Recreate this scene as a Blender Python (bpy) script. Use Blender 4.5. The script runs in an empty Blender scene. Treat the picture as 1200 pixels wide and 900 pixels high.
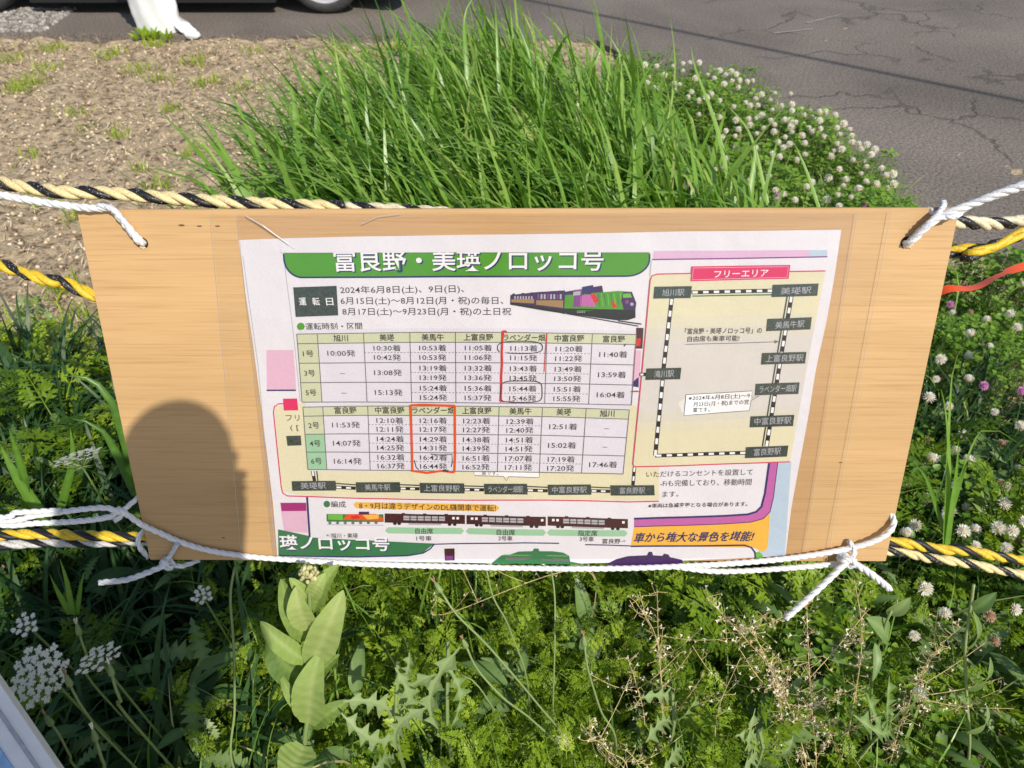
import bpy, bmesh, math, random
import numpy as np
from mathutils import Vector, Matrix

random.seed(7)
RNG = np.random.default_rng(7)
SC = bpy.context.scene
COL = SC.collection
R = math.radians

# ------------------------------------------------------------------ camera
PITCH = R(40.0)
CAM = Vector((0.0, 0.0, 1.30))
FPX = 832.0
FWD = Vector((0, math.cos(PITCH), -math.sin(PITCH)))
UP = Vector((0, math.sin(PITCH), math.cos(PITCH)))
RIGHT = Vector((1, 0, 0))
cd = bpy.data.cameras.new('camera')
cam = bpy.data.objects.new('camera', cd)
COL.objects.link(cam)
cam.location = CAM
cam.rotation_euler = (R(90) - PITCH, 0, 0)
cd.sensor_width = 36.0
cd.lens = FPX / 1200.0 * 36.0
cd.clip_start = 0.01
cd.clip_end = 500
cd.dof.use_dof = True
cd.dof.focus_distance = 0.86
cd.dof.aperture_fstop = 12.0
SC.camera = cam

# ------------------------------------------------------------------ light
SUND = ((235 - 600) / FPX * RIGHT + (450 - 572) / FPX * UP + FWD).normalized()   # direction the light travels
S = -SUND
w = bpy.data.worlds.new('World')
SC.world = w
w.use_nodes = True
nt = w.node_tree
sky = nt.nodes.new('ShaderNodeTexSky')
sky.sky_type = 'NISHITA'
sky.sun_disc = False
sky.sun_elevation = math.asin(S.z)
sky.sun_rotation = math.atan2(S.x, S.y)
nt.links.new(sky.outputs[0], nt.nodes['Background'].inputs[0])
nt.nodes['Background'].inputs[1].default_value = 0.125
sl = bpy.data.lights.new('sun', 'SUN')
sl.energy = 4.4
sl.angle = R(0.53)
sl.color = (1.0, 0.93, 0.82)
so = bpy.data.objects.new('sun', sl)
COL.objects.link(so)
so.rotation_euler = S.to_track_quat('Z', 'Y').to_euler()
SC.view_settings.view_transform = 'Standard'
SC.view_settings.look = 'None'
SC.view_settings.gamma = 1
SC.view_settings.exposure = -0.04
SC.cycles.max_bounces = 6
SC.cycles.transparent_max_bounces = 8


# ------------------------------------------------------------------ point helpers
def W(px, py, depth):
    px = float(px); py = float(py)
    return CAM + depth * ((px - 600) / FPX * RIGHT + (450 - py) / FPX * UP + FWD)


def gp(px, py, z=0.0):
    px = float(px); py = float(py)
    d = (px - 600) / FPX * RIGHT + (450 - py) / FPX * UP + FWD
    return CAM + d * ((z - CAM.z) / d.z)


# the plywood sign's plane (its real pose): width 1 m, height .467 m
def c2w(v):
    return v[0] * RIGHT - v[1] * UP + v[2] * FWD


BX = c2w((0.99996, -0.00035, -0.00838)).normalized()
BD = c2w((-0.0010, 0.4385, 0.1611))
BD = (BD - BX * BD.dot(BX)).normalized()
BO = CAM + c2w((-0.49559, -0.19804, 0.80770))
BN = BD.cross(BX).normalized()
if BN.dot(CAM - BO) < 0:
    BN = -BN
BW, BH = 1.0, 0.467


def uv(px, py):
    px = float(px); py = float(py)
    d = (px - 600) / FPX * RIGHT + (450 - py) / FPX * UP + FWD
    t = (BO - CAM).dot(BN) / d.dot(BN)
    p = CAM + d * t - BO
    return (p.dot(BX), p.dot(BD))


def warp(u, v):
    a = math.sin(u * 23 + 1.3) * math.sin(v * 17 + .4) * .0006 + math.sin(u * 51 + v * 33) * .00025
    a += math.sin(u * 9 - v * 29 + 2) * .0005
    return a + .0013


def P(u, v, off):
    return BO + BX * u + BD * v + BN * off


def SP(px, py, off=0.0):
    u, v = uv(px, py)
    return P(u, v, off)


# ------------------------------------------------------------------ object helpers
def empty(name, label, cat, loc, group=None, kind=None):
    o = bpy.data.objects.new(name, None)
    COL.objects.link(o)
    o.empty_display_size = .05
    o.location = loc
    o['label'] = label
    o['category'] = cat
    if group: o['group'] = group
    return o


def link_mesh(name, me, parent=None, label=None, cat=None, group=None, kind=None, loc=None):
    o = bpy.data.objects.new(name, me)
    COL.objects.link(o)
    if parent is not None: o.parent = parent
    if loc is not None: o.location = loc
    if label: o['label'] = label
    if cat: o['category'] = cat
    if group: o['group'] = group
    if kind: o['kind'] = kind
    return o


def rootloc(parent):
    l = Vector((0, 0, 0))
    while parent is not None:
        l = l + Vector(parent.location)
        parent = parent.parent
    return l


def mk(name, V, F, mats, parent=None, mi=None, tint=None, smooth=False, label=None, cat=None, group=None, kind=None, loc=None):
    """mesh object from world vertices; they are stored relative to the parent chain / loc"""
    org = rootloc(parent) + (Vector(loc) if loc is not None else Vector((0, 0, 0)))
    me = bpy.data.meshes.new(name)
    if isinstance(V, np.ndarray):
        V2 = V - np.array(org)
        nv = len(V2)
        F = np.asarray(F)
        nf, k = F.shape
        me.vertices.add(nv)
        me.vertices.foreach_set('co', V2.astype(np.float32).ravel())
        me.loops.add(nf * k)
        me.loops.foreach_set('vertex_index', F.astype(np.int32).ravel())
        me.polygons.add(nf)
        me.polygons.foreach_set('loop_start', np.arange(0, nf * k, k, dtype=np.int32))
        me.polygons.foreach_set('loop_total', np.full(nf, k, dtype=np.int32))
        me.update(calc_edges=True)
        me.validate()
    else:
        me.from_pydata([tuple(Vector(v) - org) for v in V], [], F)
        me.update()
    if not isinstance(mats, (list, tuple)): mats = [mats]
    for m in mats: me.materials.append(m)
    if mi is not None:
        me.polygons.foreach_set('material_index', np.asarray(mi, dtype=np.int32))
    if tint is not None:
        a = me.attributes.new('tint', 'FLOAT', 'POINT')
        a.data.foreach_set('value', np.asarray(tint, dtype=np.float32))
    if smooth:
        me.polygons.foreach_set('use_smooth', np.ones(len(me.polygons), dtype=bool))
    return link_mesh(name, me, parent, label, cat, group, kind, loc)


class MB:
    def __init__(s): s.V = []; s.F = []; s.M = []; s.T = []

    def add(s, V, F, m=0, t=0.5):
        b = len(s.V)
        s.V += [Vector(v) for v in V]
        s.F += [tuple(i + b for i in f) for f in F]
        s.M += [m] * len(F)
        s.T += list(t) if isinstance(t, (list, tuple)) else [t] * len(V)

    def build(s, name, mats, parent=None, smooth=False, **k):
        return mk(name, s.V, s.F, mats, parent, s.M, s.T, smooth, **k)


def box(c, ax, ay, az, hx, hy, hz):
    c = Vector(c)
    V = [c + ax * (sx * hx) + ay * (sy * hy) + az * (sz * hz) for sx in (-1, 1) for sy in (-1, 1) for sz in (-1, 1)]
    F = [(0, 1, 3, 2), (4, 6, 7, 5), (0, 4, 5, 1), (2, 3, 7, 6), (0, 2, 6, 4), (1, 5, 7, 3)]
    return V, F


def frames(path):
    path = [Vector(p) for p in path]
    n = len(path)
    T = []
    for i in range(n):
        a = path[max(i - 1, 0)]; b = path[min(i + 1, n - 1)]
        d = b - a
        T.append(d.normalized() if d.length > 1e-9 else Vector((0, 0, 1)))
    ref = Vector((0, 0, 1)) if abs(T[0].z) < .9 else Vector((1, 0, 0))
    N = [(ref - T[0] * ref.dot(T[0])).normalized()]
    for i in range(1, n):
        v = N[-1] - T[i] * N[-1].dot(T[i])
        N.append(v.normalized() if v.length > 1e-9 else N[-1])
    return path, T, N


def tube(path, rad, sides=7, cap=True):
    path, T, N = frames(path)
    n = len(path)
    V = []; F = []
    for i in range(n):
        r = rad[i] if isinstance(rad, (list, tuple)) else rad
        B = T[i].cross(N[i])
        for k in range(sides):
            a = 2 * math.pi * k / sides
            V.append(path[i] + (N[i] * math.cos(a) + B * math.sin(a)) * r)
    for i in range(n - 1):
        for k in range(sides):
            k2 = (k + 1) % sides
            F.append((i * sides + k, i * sides + k2, (i + 1) * sides + k2, (i + 1) * sides + k))
    if cap:
        F.append(tuple(range(sides - 1, -1, -1)))
        F.append(tuple((n - 1) * sides + k for k in range(sides)))
    return V, F


def spline(pts, step=.004):
    pts = [Vector(p) for p in pts]
    q = [pts[0] * 2 - pts[1]] + pts + [pts[-1] * 2 - pts[-2]]
    out = []
    for i in range(1, len(q) - 2):
        p0, p1, p2, p3 = q[i - 1], q[i], q[i + 1], q[i + 2]
        m = max(2, int((p2 - p1).length / step))
        for k in range(m):
            t = k / m
            out.append(0.5 * ((2 * p1) + (p2 - p0) * t + (2 * p0 - 5 * p1 + 4 * p2 - p3) * t * t + (3 * p1 - p0 - 3 * p2 + p3) * t ** 3))
    out.append(pts[-1])
    return out


def lathe(c, ax, prof, n=24):
    """prof: list of (radius, along axis)"""
    c = Vector(c); ax = Vector(ax).normalized()
    a = ax.orthogonal().normalized(); b = ax.cross(a)
    V = []; F = []
    for r, h in prof:
        for k in range(n):
            t = 2 * math.pi * k / n
            V.append(c + ax * h + (a * math.cos(t) + b * math.sin(t)) * r)
    for i in range(len(prof) - 1):
        for k in range(n):
            k2 = (k + 1) % n
            F.append((i * n + k, i * n + k2, (i + 1) * n + k2, (i + 1) * n + k))
    return V, F


def sphere(c, r, n=8, m=6, sc=(1, 1, 1)):
    c = Vector(c)
    V = []; F = []
    for i in range(m + 1):
        t = math.pi * i / m
        for k in range(n):
            a = 2 * math.pi * k / n
            V.append(c + Vector((math.sin(t) * math.cos(a) * r * sc[0], math.sin(t) * math.sin(a) * r * sc[1], math.cos(t) * r * sc[2])))
    for i in range(m):
        for k in range(n):
            k2 = (k + 1) % n
            F.append((i * n + k, (i + 1) * n + k, (i + 1) * n + k2, i * n + k2))
    return V, F


# ------------------------------------------------------------------ materials
def newmat(name):
    m = bpy.data.materials.new(name)
    m.use_nodes = True
    n = m.node_tree.nodes; l = m.node_tree.links
    b = n['Principled BSDF']
    return m, n, l, b


def flat(name, col, rough=.6, metal=0, spec=.5, var=0.0, scale=40, bump=0.0, coat=0):
    m, n, l, b = newmat(name)
    b.inputs['Roughness'].default_value = rough
    b.inputs['Metallic'].default_value = metal
    b.inputs['Specular IOR Level'].default_value = spec
    b.inputs['Coat Weight'].default_value = coat
    b.inputs['Base Color'].default_value = (*col, 1)
    if var or bump:
        tc = n.new('ShaderNodeTexCoord')
        no = n.new('ShaderNodeTexNoise'); no.inputs['Scale'].default_value = scale; no.inputs['Detail'].default_value = 5
        l.new(tc.outputs['Object'], no.inputs['Vector'])
    if var:
        r = n.new('ShaderNodeValToRGB')
        r.color_ramp.elements[0].position = .3; r.color_ramp.elements[1].position = .7
        r.color_ramp.elements[0].color = (*[c * (1 - var) for c in col], 1)
        r.color_ramp.elements[1].color = (*[min(1, c * (1 + var)) for c in col], 1)
        l.new(no.outputs['Fac'], r.inputs[0]); l.new(r.outputs[0], b.inputs['Base Color'])
    if bump:
        bp = n.new('ShaderNodeBump'); bp.inputs['Strength'].default_value = bump; bp.inputs['Distance'].default_value = .002
        l.new(no.outputs['Fac'], bp.inputs['Height']); l.new(bp.outputs[0], b.inputs['Normal'])
    return m


def leafmat(name, cols, trans=.3, rough=.42, spec=.4):
    """colour of each leaf from its own 'tint' value"""
    m, n, l, b = newmat(name)
    at = n.new('ShaderNodeAttribute'); at.attribute_name = 'tint'
    tc = n.new('ShaderNodeTexCoord')
    no = n.new('ShaderNodeTexNoise'); no.inputs['Scale'].default_value = 60; no.inputs['Detail'].default_value = 3
    l.new(tc.outputs['Object'], no.inputs['Vector'])
    ad = n.new('ShaderNodeMath'); ad.operation = 'MULTIPLY_ADD'
    ad.inputs[1].default_value = .35; ad.inputs[2].default_value = -.17
    l.new(no.outputs['Fac'], ad.inputs[0])
    su = n.new('ShaderNodeMath'); su.operation = 'ADD'
    l.new(at.outputs['Fac'], su.inputs[0]); l.new(ad.outputs[0], su.inputs[1])
    r = n.new('ShaderNodeValToRGB')
    e = r.color_ramp.elements
    while len(e) < len(cols): e.new(.5)
    for i, c in enumerate(cols):
        e[i].position = i / (len(cols) - 1); e[i].color = (*c, 1)
    l.new(su.outputs[0], r.inputs[0])
    l.new(r.outputs[0], b.inputs['Base Color'])
    b.inputs['Roughness'].default_value = rough
    b.inputs['Specular IOR Level'].default_value = spec
    if trans:
        t = n.new('ShaderNodeBsdfTranslucent')
        hs = n.new('ShaderNodeHueSaturation'); hs.inputs['Value'].default_value = 1.5; hs.inputs['Saturation'].default_value = 1.1
        hs.inputs['Hue'].default_value = .485
        l.new(r.outputs[0], hs.inputs['Color']); l.new(hs.outputs[0], t.inputs['Color'])
        mx = n.new('ShaderNodeMixShader'); mx.inputs[0].default_value = trans
        l.new(b.outputs[0], mx.inputs[1]); l.new(t.outputs[0], mx.inputs[2])
        l.new(mx.outputs[0], n['Material Output'].inputs['Surface'])
    return m


def srgb(*c):
    return tuple(((x / 255) / 12.92 if x <= 10 else ((x / 255 + .055) / 1.055) ** 2.4) for x in c)


def ink(name, c, k=.78, rough=.45, mott=0.0):
    """printed ink: paper texture grain; k scales photo colours down to real reflectance"""
    col = tuple(v * k for v in srgb(*c))
    m, n, l, b = newmat(name)
    b.inputs['Roughness'].default_value = rough
    b.inputs['Specular IOR Level'].default_value = .35
    tc = n.new('ShaderNodeTexCoord')
    no = n.new('ShaderNodeTexNoise'); no.inputs['Scale'].default_value = 900 if not mott else 420; no.inputs['Detail'].default_value = 3
    l.new(tc.outputs['Object'], no.inputs['Vector'])
    r = n.new('ShaderNodeValToRGB')
    v = .06 + mott
    r.color_ramp.elements[0].position = .35; r.color_ramp.elements[1].position = .65
    r.color_ramp.elements[0].color = (*[x * (1 - v) for x in col], 1)
    r.color_ramp.elements[1].color = (*[min(1, x * (1 + v) + mott * .03) for x in col], 1)
    l.new(no.outputs['Fac'], r.inputs[0]); l.new(r.outputs[0], b.inputs['Base Color'])
    n2 = n.new('ShaderNodeTexNoise'); n2.inputs['Scale'].default_value = 11; n2.inputs['Detail'].default_value = 3
    n2.inputs['Distortion'].default_value = .3
    l.new(tc.outputs['Object'], n2.inputs['Vector'])
    bp = n.new('ShaderNodeBump'); bp.inputs['Strength'].default_value = .7; bp.inputs['Distance'].default_value = .007
    l.new(n2.outputs['Fac'], bp.inputs['Height']); l.new(bp.outputs[0], b.inputs['Normal'])
    return m


def wood_mat():
    m, n, l, b = newmat('plywood')
    tc = n.new('ShaderNodeTexCoord')
    mp = n.new('ShaderNodeMapping'); mp.inputs['Scale'].default_value = (3.5, 190, 190)
    l.new(tc.outputs['Object'], mp.inputs['Vector'])
    a = n.new('ShaderNodeTexNoise'); a.inputs['Scale'].default_value = 2.2; a.inputs['Detail'].default_value = 8; a.inputs['Roughness'].default_value = .62
    a.inputs['Distortion'].default_value = .25
    l.new(mp.outputs[0], a.inputs['Vector'])
    r = n.new('ShaderNodeValToRGB'); e = r.color_ramp.elements
    e[0].position = .26; e[0].color = (.45, .265, .11, 1)
    e[1].position = .70; e[1].color = (.62, .405, .195, 1)
    q = e.new(.44); q.color = (.56, .355, .16, 1)
    l.new(a.outputs['Fac'], r.inputs[0])
    mp2 = n.new('ShaderNodeMapping'); mp2.inputs['Scale'].default_value = (1.0, 6, 6)
    l.new(tc.outputs['Object'], mp2.inputs['Vector'])
    c = n.new('ShaderNodeTexNoise'); c.inputs['Scale'].default_value = 2; c.inputs['Detail'].default_value = 3
    l.new(mp2.outputs[0], c.inputs['Vector'])
    r2 = n.new('ShaderNodeValToRGB'); r2.color_ramp.elements[0].position = .3; r2.color_ramp.elements[1].position = .7
    r2.color_ramp.elements[0].color = (.86, .84, .80, 1); r2.color_ramp.elements[1].color = (1.06, 1.05, 1.05, 1)
    l.new(c.outputs['Fac'], r2.inputs[0])
    mx = n.new('ShaderNodeMix'); mx.data_type = 'RGBA'; mx.blend_type = 'MULTIPLY'; mx.inputs['Factor'].default_value = 1
    l.new(r.outputs[0], mx.inputs['A']); l.new(r2.outputs[0], mx.inputs['B'])
    l.new(mx.outputs['Result'], b.inputs['Base Color'])
    b.inputs['Roughness'].default_value = .55
    bp = n.new('ShaderNodeBump'); bp.inputs['Strength'].default_value = .25; bp.inputs['Distance'].default_value = .001
    l.new(a.outputs['Fac'], bp.inputs['Height']); l.new(bp.outputs[0], b.inputs['Normal'])
    return m


def asphalt_mat():
    m, n, l, b = newmat('asphalt')
    tc = n.new('ShaderNodeTexCoord')
    def noise(s, d=4, dist=0):
        q = n.new('ShaderNodeTexNoise'); q.inputs['Scale'].default_value = s; q.inputs['Detail'].default_value = d
        q.inputs['Distortion'].default_value = dist
        l.new(tc.outputs['Object'], q.inputs['Vector']); return q
    fine = noise(75, 6); big = noise(.9, 5, .6)
    r = n.new('ShaderNodeValToRGB'); e = r.color_ramp.elements
    e[0].position = .3; e[0].color = (.138, .118, .102, 1)
    e[1].position = .7; e[1].color = (.225, .193, .166, 1)
    l.new(big.outputs['Fac'], r.inputs[0])
    rf = n.new('ShaderNodeValToRGB'); rf.color_ramp.elements[0].position = .3; rf.color_ramp.elements[1].position = .72
    rf.color_ramp.elements[0].color = (.5, .5, .5, 1); rf.color_ramp.elements[1].color = (1.5, 1.5, 1.5, 1)
    l.new(fine.outputs['Fac'], rf.inputs[0])
    mx = n.new('ShaderNodeMix'); mx.data_type = 'RGBA'; mx.blend_type = 'MULTIPLY'; mx.inputs['Factor'].default_value = 1
    l.new(r.outputs[0], mx.inputs['A']); l.new(rf.outputs[0], mx.inputs['B'])
    # cracks: warped cells, only where a mask lets them, on the old road to the right
    wn = noise(3.5, 6)
    va = n.new('ShaderNodeMix'); va.data_type = 'VECTOR'; va.inputs['Factor'].default_value = .28
    l.new(tc.outputs['Object'], va.inputs['A']); l.new(wn.outputs['Color'], va.inputs['B'])
    vo = n.new('ShaderNodeTexVoronoi'); vo.feature = 'DISTANCE_TO_EDGE'; vo.inputs['Scale'].default_value = 1.9
    l.new(va.outputs['Result'], vo.inputs['Vector'])
    cr = n.new('ShaderNodeValToRGB'); cr.color_ramp.elements[0].position = .004; cr.color_ramp.elements[1].position = .022
    cr.color_ramp.elements[0].color = (1, 1, 1, 1); cr.color_ramp.elements[1].color = (0, 0, 0, 1)
    l.new(vo.outputs['Distance'], cr.inputs[0])
    sx = n.new('ShaderNodeSeparateXYZ'); l.new(tc.outputs['Object'], sx.inputs[0])
    mr = n.new('ShaderNodeMapRange'); mr.inputs['From Min'].default_value = .7; mr.inputs['From Max'].default_value = 1.3
    l.new(sx.outputs['X'], mr.inputs['Value'])
    mm = noise(1.3, 2)
    mr2 = n.new('ShaderNodeMapRange'); mr2.inputs['From Min'].default_value = .42; mr2.inputs['From Max'].default_value = .55
    l.new(mm.outputs['Fac'], mr2.inputs['Value'])
    k = n.new('ShaderNodeMath'); k.operation = 'MULTIPLY'; l.new(mr.outputs[0], k.inputs[0]); l.new(mr2.outputs[0], k.inputs[1])
    k2 = n.new('ShaderNodeMath'); k2.operation = 'MULTIPLY'; l.new(k.outputs[0], k2.inputs[0]); l.new(cr.outputs[0], k2.inputs[1])
    mc = n.new('ShaderNodeMix'); mc.data_type = 'RGBA'
    k3 = n.new('ShaderNodeMath'); k3.operation = 'MULTIPLY'; k3.inputs[1].default_value = .45; l.new(k2.outputs[0], k3.inputs[0])
    l.new(k3.outputs[0], mc.inputs['Factor']); l.new(mx.outputs['Result'], mc.inputs['A']); mc.inputs['B'].default_value = (.035, .032, .03, 1)
    l.new(mc.outputs['Result'], b.inputs['Base Color'])
    b.inputs['Roughness'].default_value = .85
    b.inputs['Specular IOR Level'].default_value = .3
    sb = n.new('ShaderNodeMath'); sb.operation = 'SUBTRACT'; l.new(fine.outputs['Fac'], sb.inputs[0]); l.new(k2.outputs[0], sb.inputs[1])
    bp = n.new('ShaderNodeBump'); bp.inputs['Strength'].default_value = .7; bp.inputs['Distance'].default_value = .007
    l.new(sb.outputs[0], bp.inputs['Height']); l.new(bp.outputs[0], b.inputs['Normal'])
    return m


def soil_mat():
    m, n, l, b = newmat('dry_soil')
    tc = n.new('ShaderNodeTexCoord')
    a = n.new('ShaderNodeTexNoise'); a.inputs['Scale'].default_value = 26; a.inputs['Detail'].default_value = 8; a.inputs['Roughness'].default_value = .7
    l.new(tc.outputs['Object'], a.inputs['Vector'])
    r = n.new('ShaderNodeValToRGB'); e = r.color_ramp.elements
    e[0].position = .36; e[0].color = (.13, .09, .06, 1)
    e[1].position = .66; e[1].color = (.72, .58, .39, 1)
    q = e.new(.5); q.color = (.54, .42, .285, 1)
    l.new(a.outputs['Fac'], r.inputs[0]); l.new(r.outputs[0], b.inputs['Base Color'])
    b.inputs['Roughness'].default_value = .95; b.inputs['Specular IOR Level'].default_value = .15
    bp = n.new('ShaderNodeBump'); bp.inputs['Strength'].default_value = 1.0; bp.inputs['Distance'].default_value = .03
    l.new(a.outputs['Fac'], bp.inputs['Height']); l.new(bp.outputs[0], b.inputs['Normal'])
    return m


def film_mat(name, tint, gl=.05, white=0.0):
    m, n, l, b = newmat(name)
    n.remove(b)
    t = n.new('ShaderNodeBsdfTransparent'); t.inputs[0].default_value = (*tint, 1)
    g = n.new('ShaderNodeBsdfGlossy'); g.inputs['Roughness'].default_value = .18
    mx = n.new('ShaderNodeMixShader'); mx.inputs[0].default_value = gl
    l.new(t.outputs[0], mx.inputs[1]); l.new(g.outputs[0], mx.inputs[2])
    out = mx
    if white:
        d = n.new('ShaderNodeBsdfDiffuse'); d.inputs[0].default_value = (.8, .78, .74, 1)
        m2 = n.new('ShaderNodeMixShader'); m2.inputs[0].default_value = white
        l.new(mx.outputs[0], m2.inputs[1]); l.new(d.outputs[0], m2.inputs[2]); out = m2
    l.new(out.outputs[0], n['Material Output'].inputs['Surface'])
    return m


def fleck_mat():
    m, n, l, b = newmat('black_strand')
    tc = n.new('ShaderNodeTexCoord')
    v = n.new('ShaderNodeTexVoronoi'); v.inputs['Scale'].default_value = 330
    l.new(tc.outputs['Object'], v.inputs['Vector'])
    r = n.new('ShaderNodeValToRGB'); r.color_ramp.elements[0].position = .16; r.color_ramp.elements[1].position = .24
    r.color_ramp.elements[0].color = (.35, .35, .34, 1); r.color_ramp.elements[1].color = (.010, .010, .012, 1)
    l.new(v.outputs['Distance'], r.inputs[0]); l.new(r.outputs[0], b.inputs['Base Color'])
    b.inputs['Roughness'].default_value = .5
    return m


def fibre(name, col, var=.18):
    m, n, l, b = newmat(name)
    tc = n.new('ShaderNodeTexCoord')
    mp = n.new('ShaderNodeMapping'); mp.inputs['Scale'].default_value = (1, 1, 1)
    l.new(tc.outputs['Object'], mp.inputs['Vector'])
    a = n.new('ShaderNodeTexNoise'); a.inputs['Scale'].default_value = 500; a.inputs['Detail'].default_value = 2
    l.new(mp.outputs[0], a.inputs['Vector'])
    r = n.new('ShaderNodeValToRGB'); r.color_ramp.elements[0].position = .3; r.color_ramp.elements[1].position = .65
    r.color_ramp.elements[0].color = (*[c * (1 - var * 2) for c in col], 1)
    r.color_ramp.elements[1].color = (*[min(.95, c * (1 + var * .3)) for c in col], 1)
    l.new(a.outputs['Fac'], r.inputs[0]); l.new(r.outputs[0], b.inputs['Base Color'])
    b.inputs['Roughness'].default_value = .5
    bp = n.new('ShaderNodeBump'); bp.inputs['Strength'].default_value = .5; bp.inputs['Distance'].default_value = .001
    l.new(a.outputs['Fac'], bp.inputs['Height']); l.new(bp.outputs[0], b.inputs['Normal'])
    return m


M = {}
M['wood'] = wood_mat()
M['asphalt'] = asphalt_mat()
M['soil'] = soil_mat()
M['yellow'] = fibre('yellow_strand', (.82, .56, .035))
M['pale'] = fibre('pale_strand', (.86, .70, .36))
M['cream'] = fibre('cream_strand', (.82, .72, .50))
M['grey'] = fibre('grey_strand', (.62, .62, .60))
M['black'] = fleck_mat()
M['navyblack'] = fibre('plain_black_strand', (.012, .012, .018))
M['white'] = fibre('white_strand', (.80, .80, .80), .06)
M['silver'] = fibre('silver_strand', (.66, .68, .72), .10)
M['grass'] = leafmat('tall_grass_leaf', [(.035, .11, .018), (.115, .25, .030), (.20, .37, .055), (.32, .46, .10), (.58, .52, .26)], .32, .34)
M['shadegrass'] = leafmat('shade_painted_grass_leaf', [(.020, .055, .018), (.040, .105, .028), (.075, .16, .045)], .3)  # darkened copy of the grass green, shade put into the colour
M['carrot'] = leafmat('feathery_leaf', [(.05, .12, .010), (.22, .35, .018), (.42, .54, .05)], .35)
M['clover'] = leafmat('clover_leaf', [(.04, .12, .015), (.13, .27, .025), (.24, .40, .05)], .3)
M['weed'] = leafmat('weed_leaf', [(.06, .13, .035), (.17, .28, .08), (.32, .42, .18)], .28)
M['milk'] = leafmat('broad_leaf', [(.10, .18, .035), (.26, .37, .09), (.42, .50, .18)], .25, .6, .25)
M['stem'] = leafmat('green_stem', [(.08, .14, .04), (.17, .25, .08), (.28, .34, .14)], .0)
M['drystem'] = flat('dry_stalk', (.60, .47, .22), .7, var=.2)
M['pod'] = leafmat('seed_pod', [(.50, .36, .22), (.76, .66, .50), (.88, .82, .70)], .2, .6)
M['petal'] = leafmat('white_petal', [(.55, .40, .25), (.84, .81, .68), (.90, .89, .82)], .3, .6)
M['pink'] = leafmat('pink_petal', [(.45, .12, .32), (.60, .22, .48), (.70, .38, .60)], .25, .6)
M['brown'] = leafmat('faded_petal', [(.30, .15, .08), (.48, .30, .18), (.62, .48, .34)], .2, .7)
M['straw'] = leafmat('straw', [(.22, .15, .10), (.56, .44, .29), (.80, .68, .48)], .0, .8, .2)
M['stone'] = leafmat('pebble', [(.16, .14, .12), (.36, .34, .31), (.58, .56, .52)], .0, .8, .2)


# ------------------------------------------------------------------ ground, road
def ngon_sheet(name, pts, z, mat, thick=0):
    bm = bmesh.new()
    vs = [bm.verts.new((p[0], p[1], z)) for p in pts]
    f = bm.faces.new(vs)
    if f.normal.z < 0: f.normal_flip()
    bmesh.ops.triangulate(bm, faces=[f])
    if thick:
        bm.faces.ensure_lookup_table()
        edge = [e for e in bm.edges if e.is_boundary]
        ex = bmesh.ops.extrude_edge_only(bm, edges=edge)
        for v in [g for g in ex['geom'] if isinstance(g, bmesh.types.BMVert)]: v.co.z -= thick
    bmesh.ops.recalc_face_normals(bm, faces=bm.faces)
    me = bpy.data.meshes.new(name); bm.to_mesh(me); bm.free()
    me.materials.append(mat)
    return link_mesh(name, me, kind='structure')


def jag(a, b, n, amp):
    out = []
    for i in range(n):
        t = i / n
        p = Vector(a).lerp(Vector(b), t)
        out.append((p.x + random.uniform(-amp, amp), p.y + random.uniform(-amp, amp)))
    return out


ngon_sheet('ground', [(-120, -120), (120, -120), (120, 120), (-120, 120)], -.10, M['soil'])


def hills(x, y):
    return (.016 * np.sin(x * 3.1 + 1) * np.sin(y * 2.7) + .010 * np.sin(x * 11 + y * 7) + .008 * np.sin(x * 23 - y * 17 + 2) + .006 * np.sin(x * 41 + 3) * np.sin(y * 37))


xs = np.arange(-5.0, 6.01, .04); ys = np.arange(-2.4, 5.61, .04)
gx, gy = np.meshgrid(xs, ys)
gz = hills(gx, gy) - .022 + RNG.normal(0, .0060, gx.shape)
nx, ny = len(xs), len(ys)
ii = (np.arange(ny - 1)[:, None] * nx + np.arange(nx - 1)[None, :]).ravel()
mk('soil_bank', np.stack([gx.ravel(), gy.ravel(), gz.ravel()], 1), np.stack([ii, ii + 1, ii + 1 + nx, ii + nx], 1), M['soil'], smooth=True, kind='structure')

edge = []
edgepx = [(-700, 45), (-300, 43), (0, 41), (130, 42), (260, 45), (420, 44), (560, 46), (700, 50), (760, 58), (830, 76), (900, 100), (980, 140), (1040, 190), (1075, 240), (1110, 285), (1200, 312), (1400, 360), (1700, 520)]
for a, b in zip(edgepx[:-1], edgepx[1:]):
    edge += jag(gp(a[0], a[1], .13 if 700 < a[0] < 1090 else 0), gp(b[0], b[1], .13 if 700 < b[0] < 1090 else 0), 8, .014)
mono = [edge[0]]
for p in edge[1:]:
    if p[0] > mono[-1][0] + .004: mono.append(p)
mono = [(-110, mono[0][1])] + mono
rv_ = []; rf_ = []
for i, (x, y) in enumerate(mono):
    for yy in (y, y + .35, 8.0 if i else 8.0, 110): rv_.append((x, max(yy, y), .014))
    rv_.append((x, y, -.11))
for i in range(len(mono) - 1):
    a_ = 5 * i; b_ = a_ + 5
    rf_ += [(a_, b_, b_ + 1, a_ + 1), (a_ + 1, b_ + 1, b_ + 2, a_ + 2), (a_ + 2, b_ + 2, b_ + 3, a_ + 3), (a_ + 4, b_ + 4, b_, a_)]
xl_ = mono[-1][0]; q_ = len(rv_)
rv_ += [(xl_, 110, .014), (xl_, -60, .014), (110, -60, .014), (110, 110, .014), (xl_, -60, -.11), (xl_, mono[-1][1], -.11), (xl_, mono[-1][1], .014)]
rf_ += [(q_, q_ + 6, q_ + 1, q_ + 2, q_ + 3), (q_ + 1, q_ + 6, q_ + 5, q_ + 4)]
mk('road', rv_, rf_, M['asphalt'], kind='structure')
roadedge = np.array([[p[0], p[1]] for p in edge])


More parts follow.
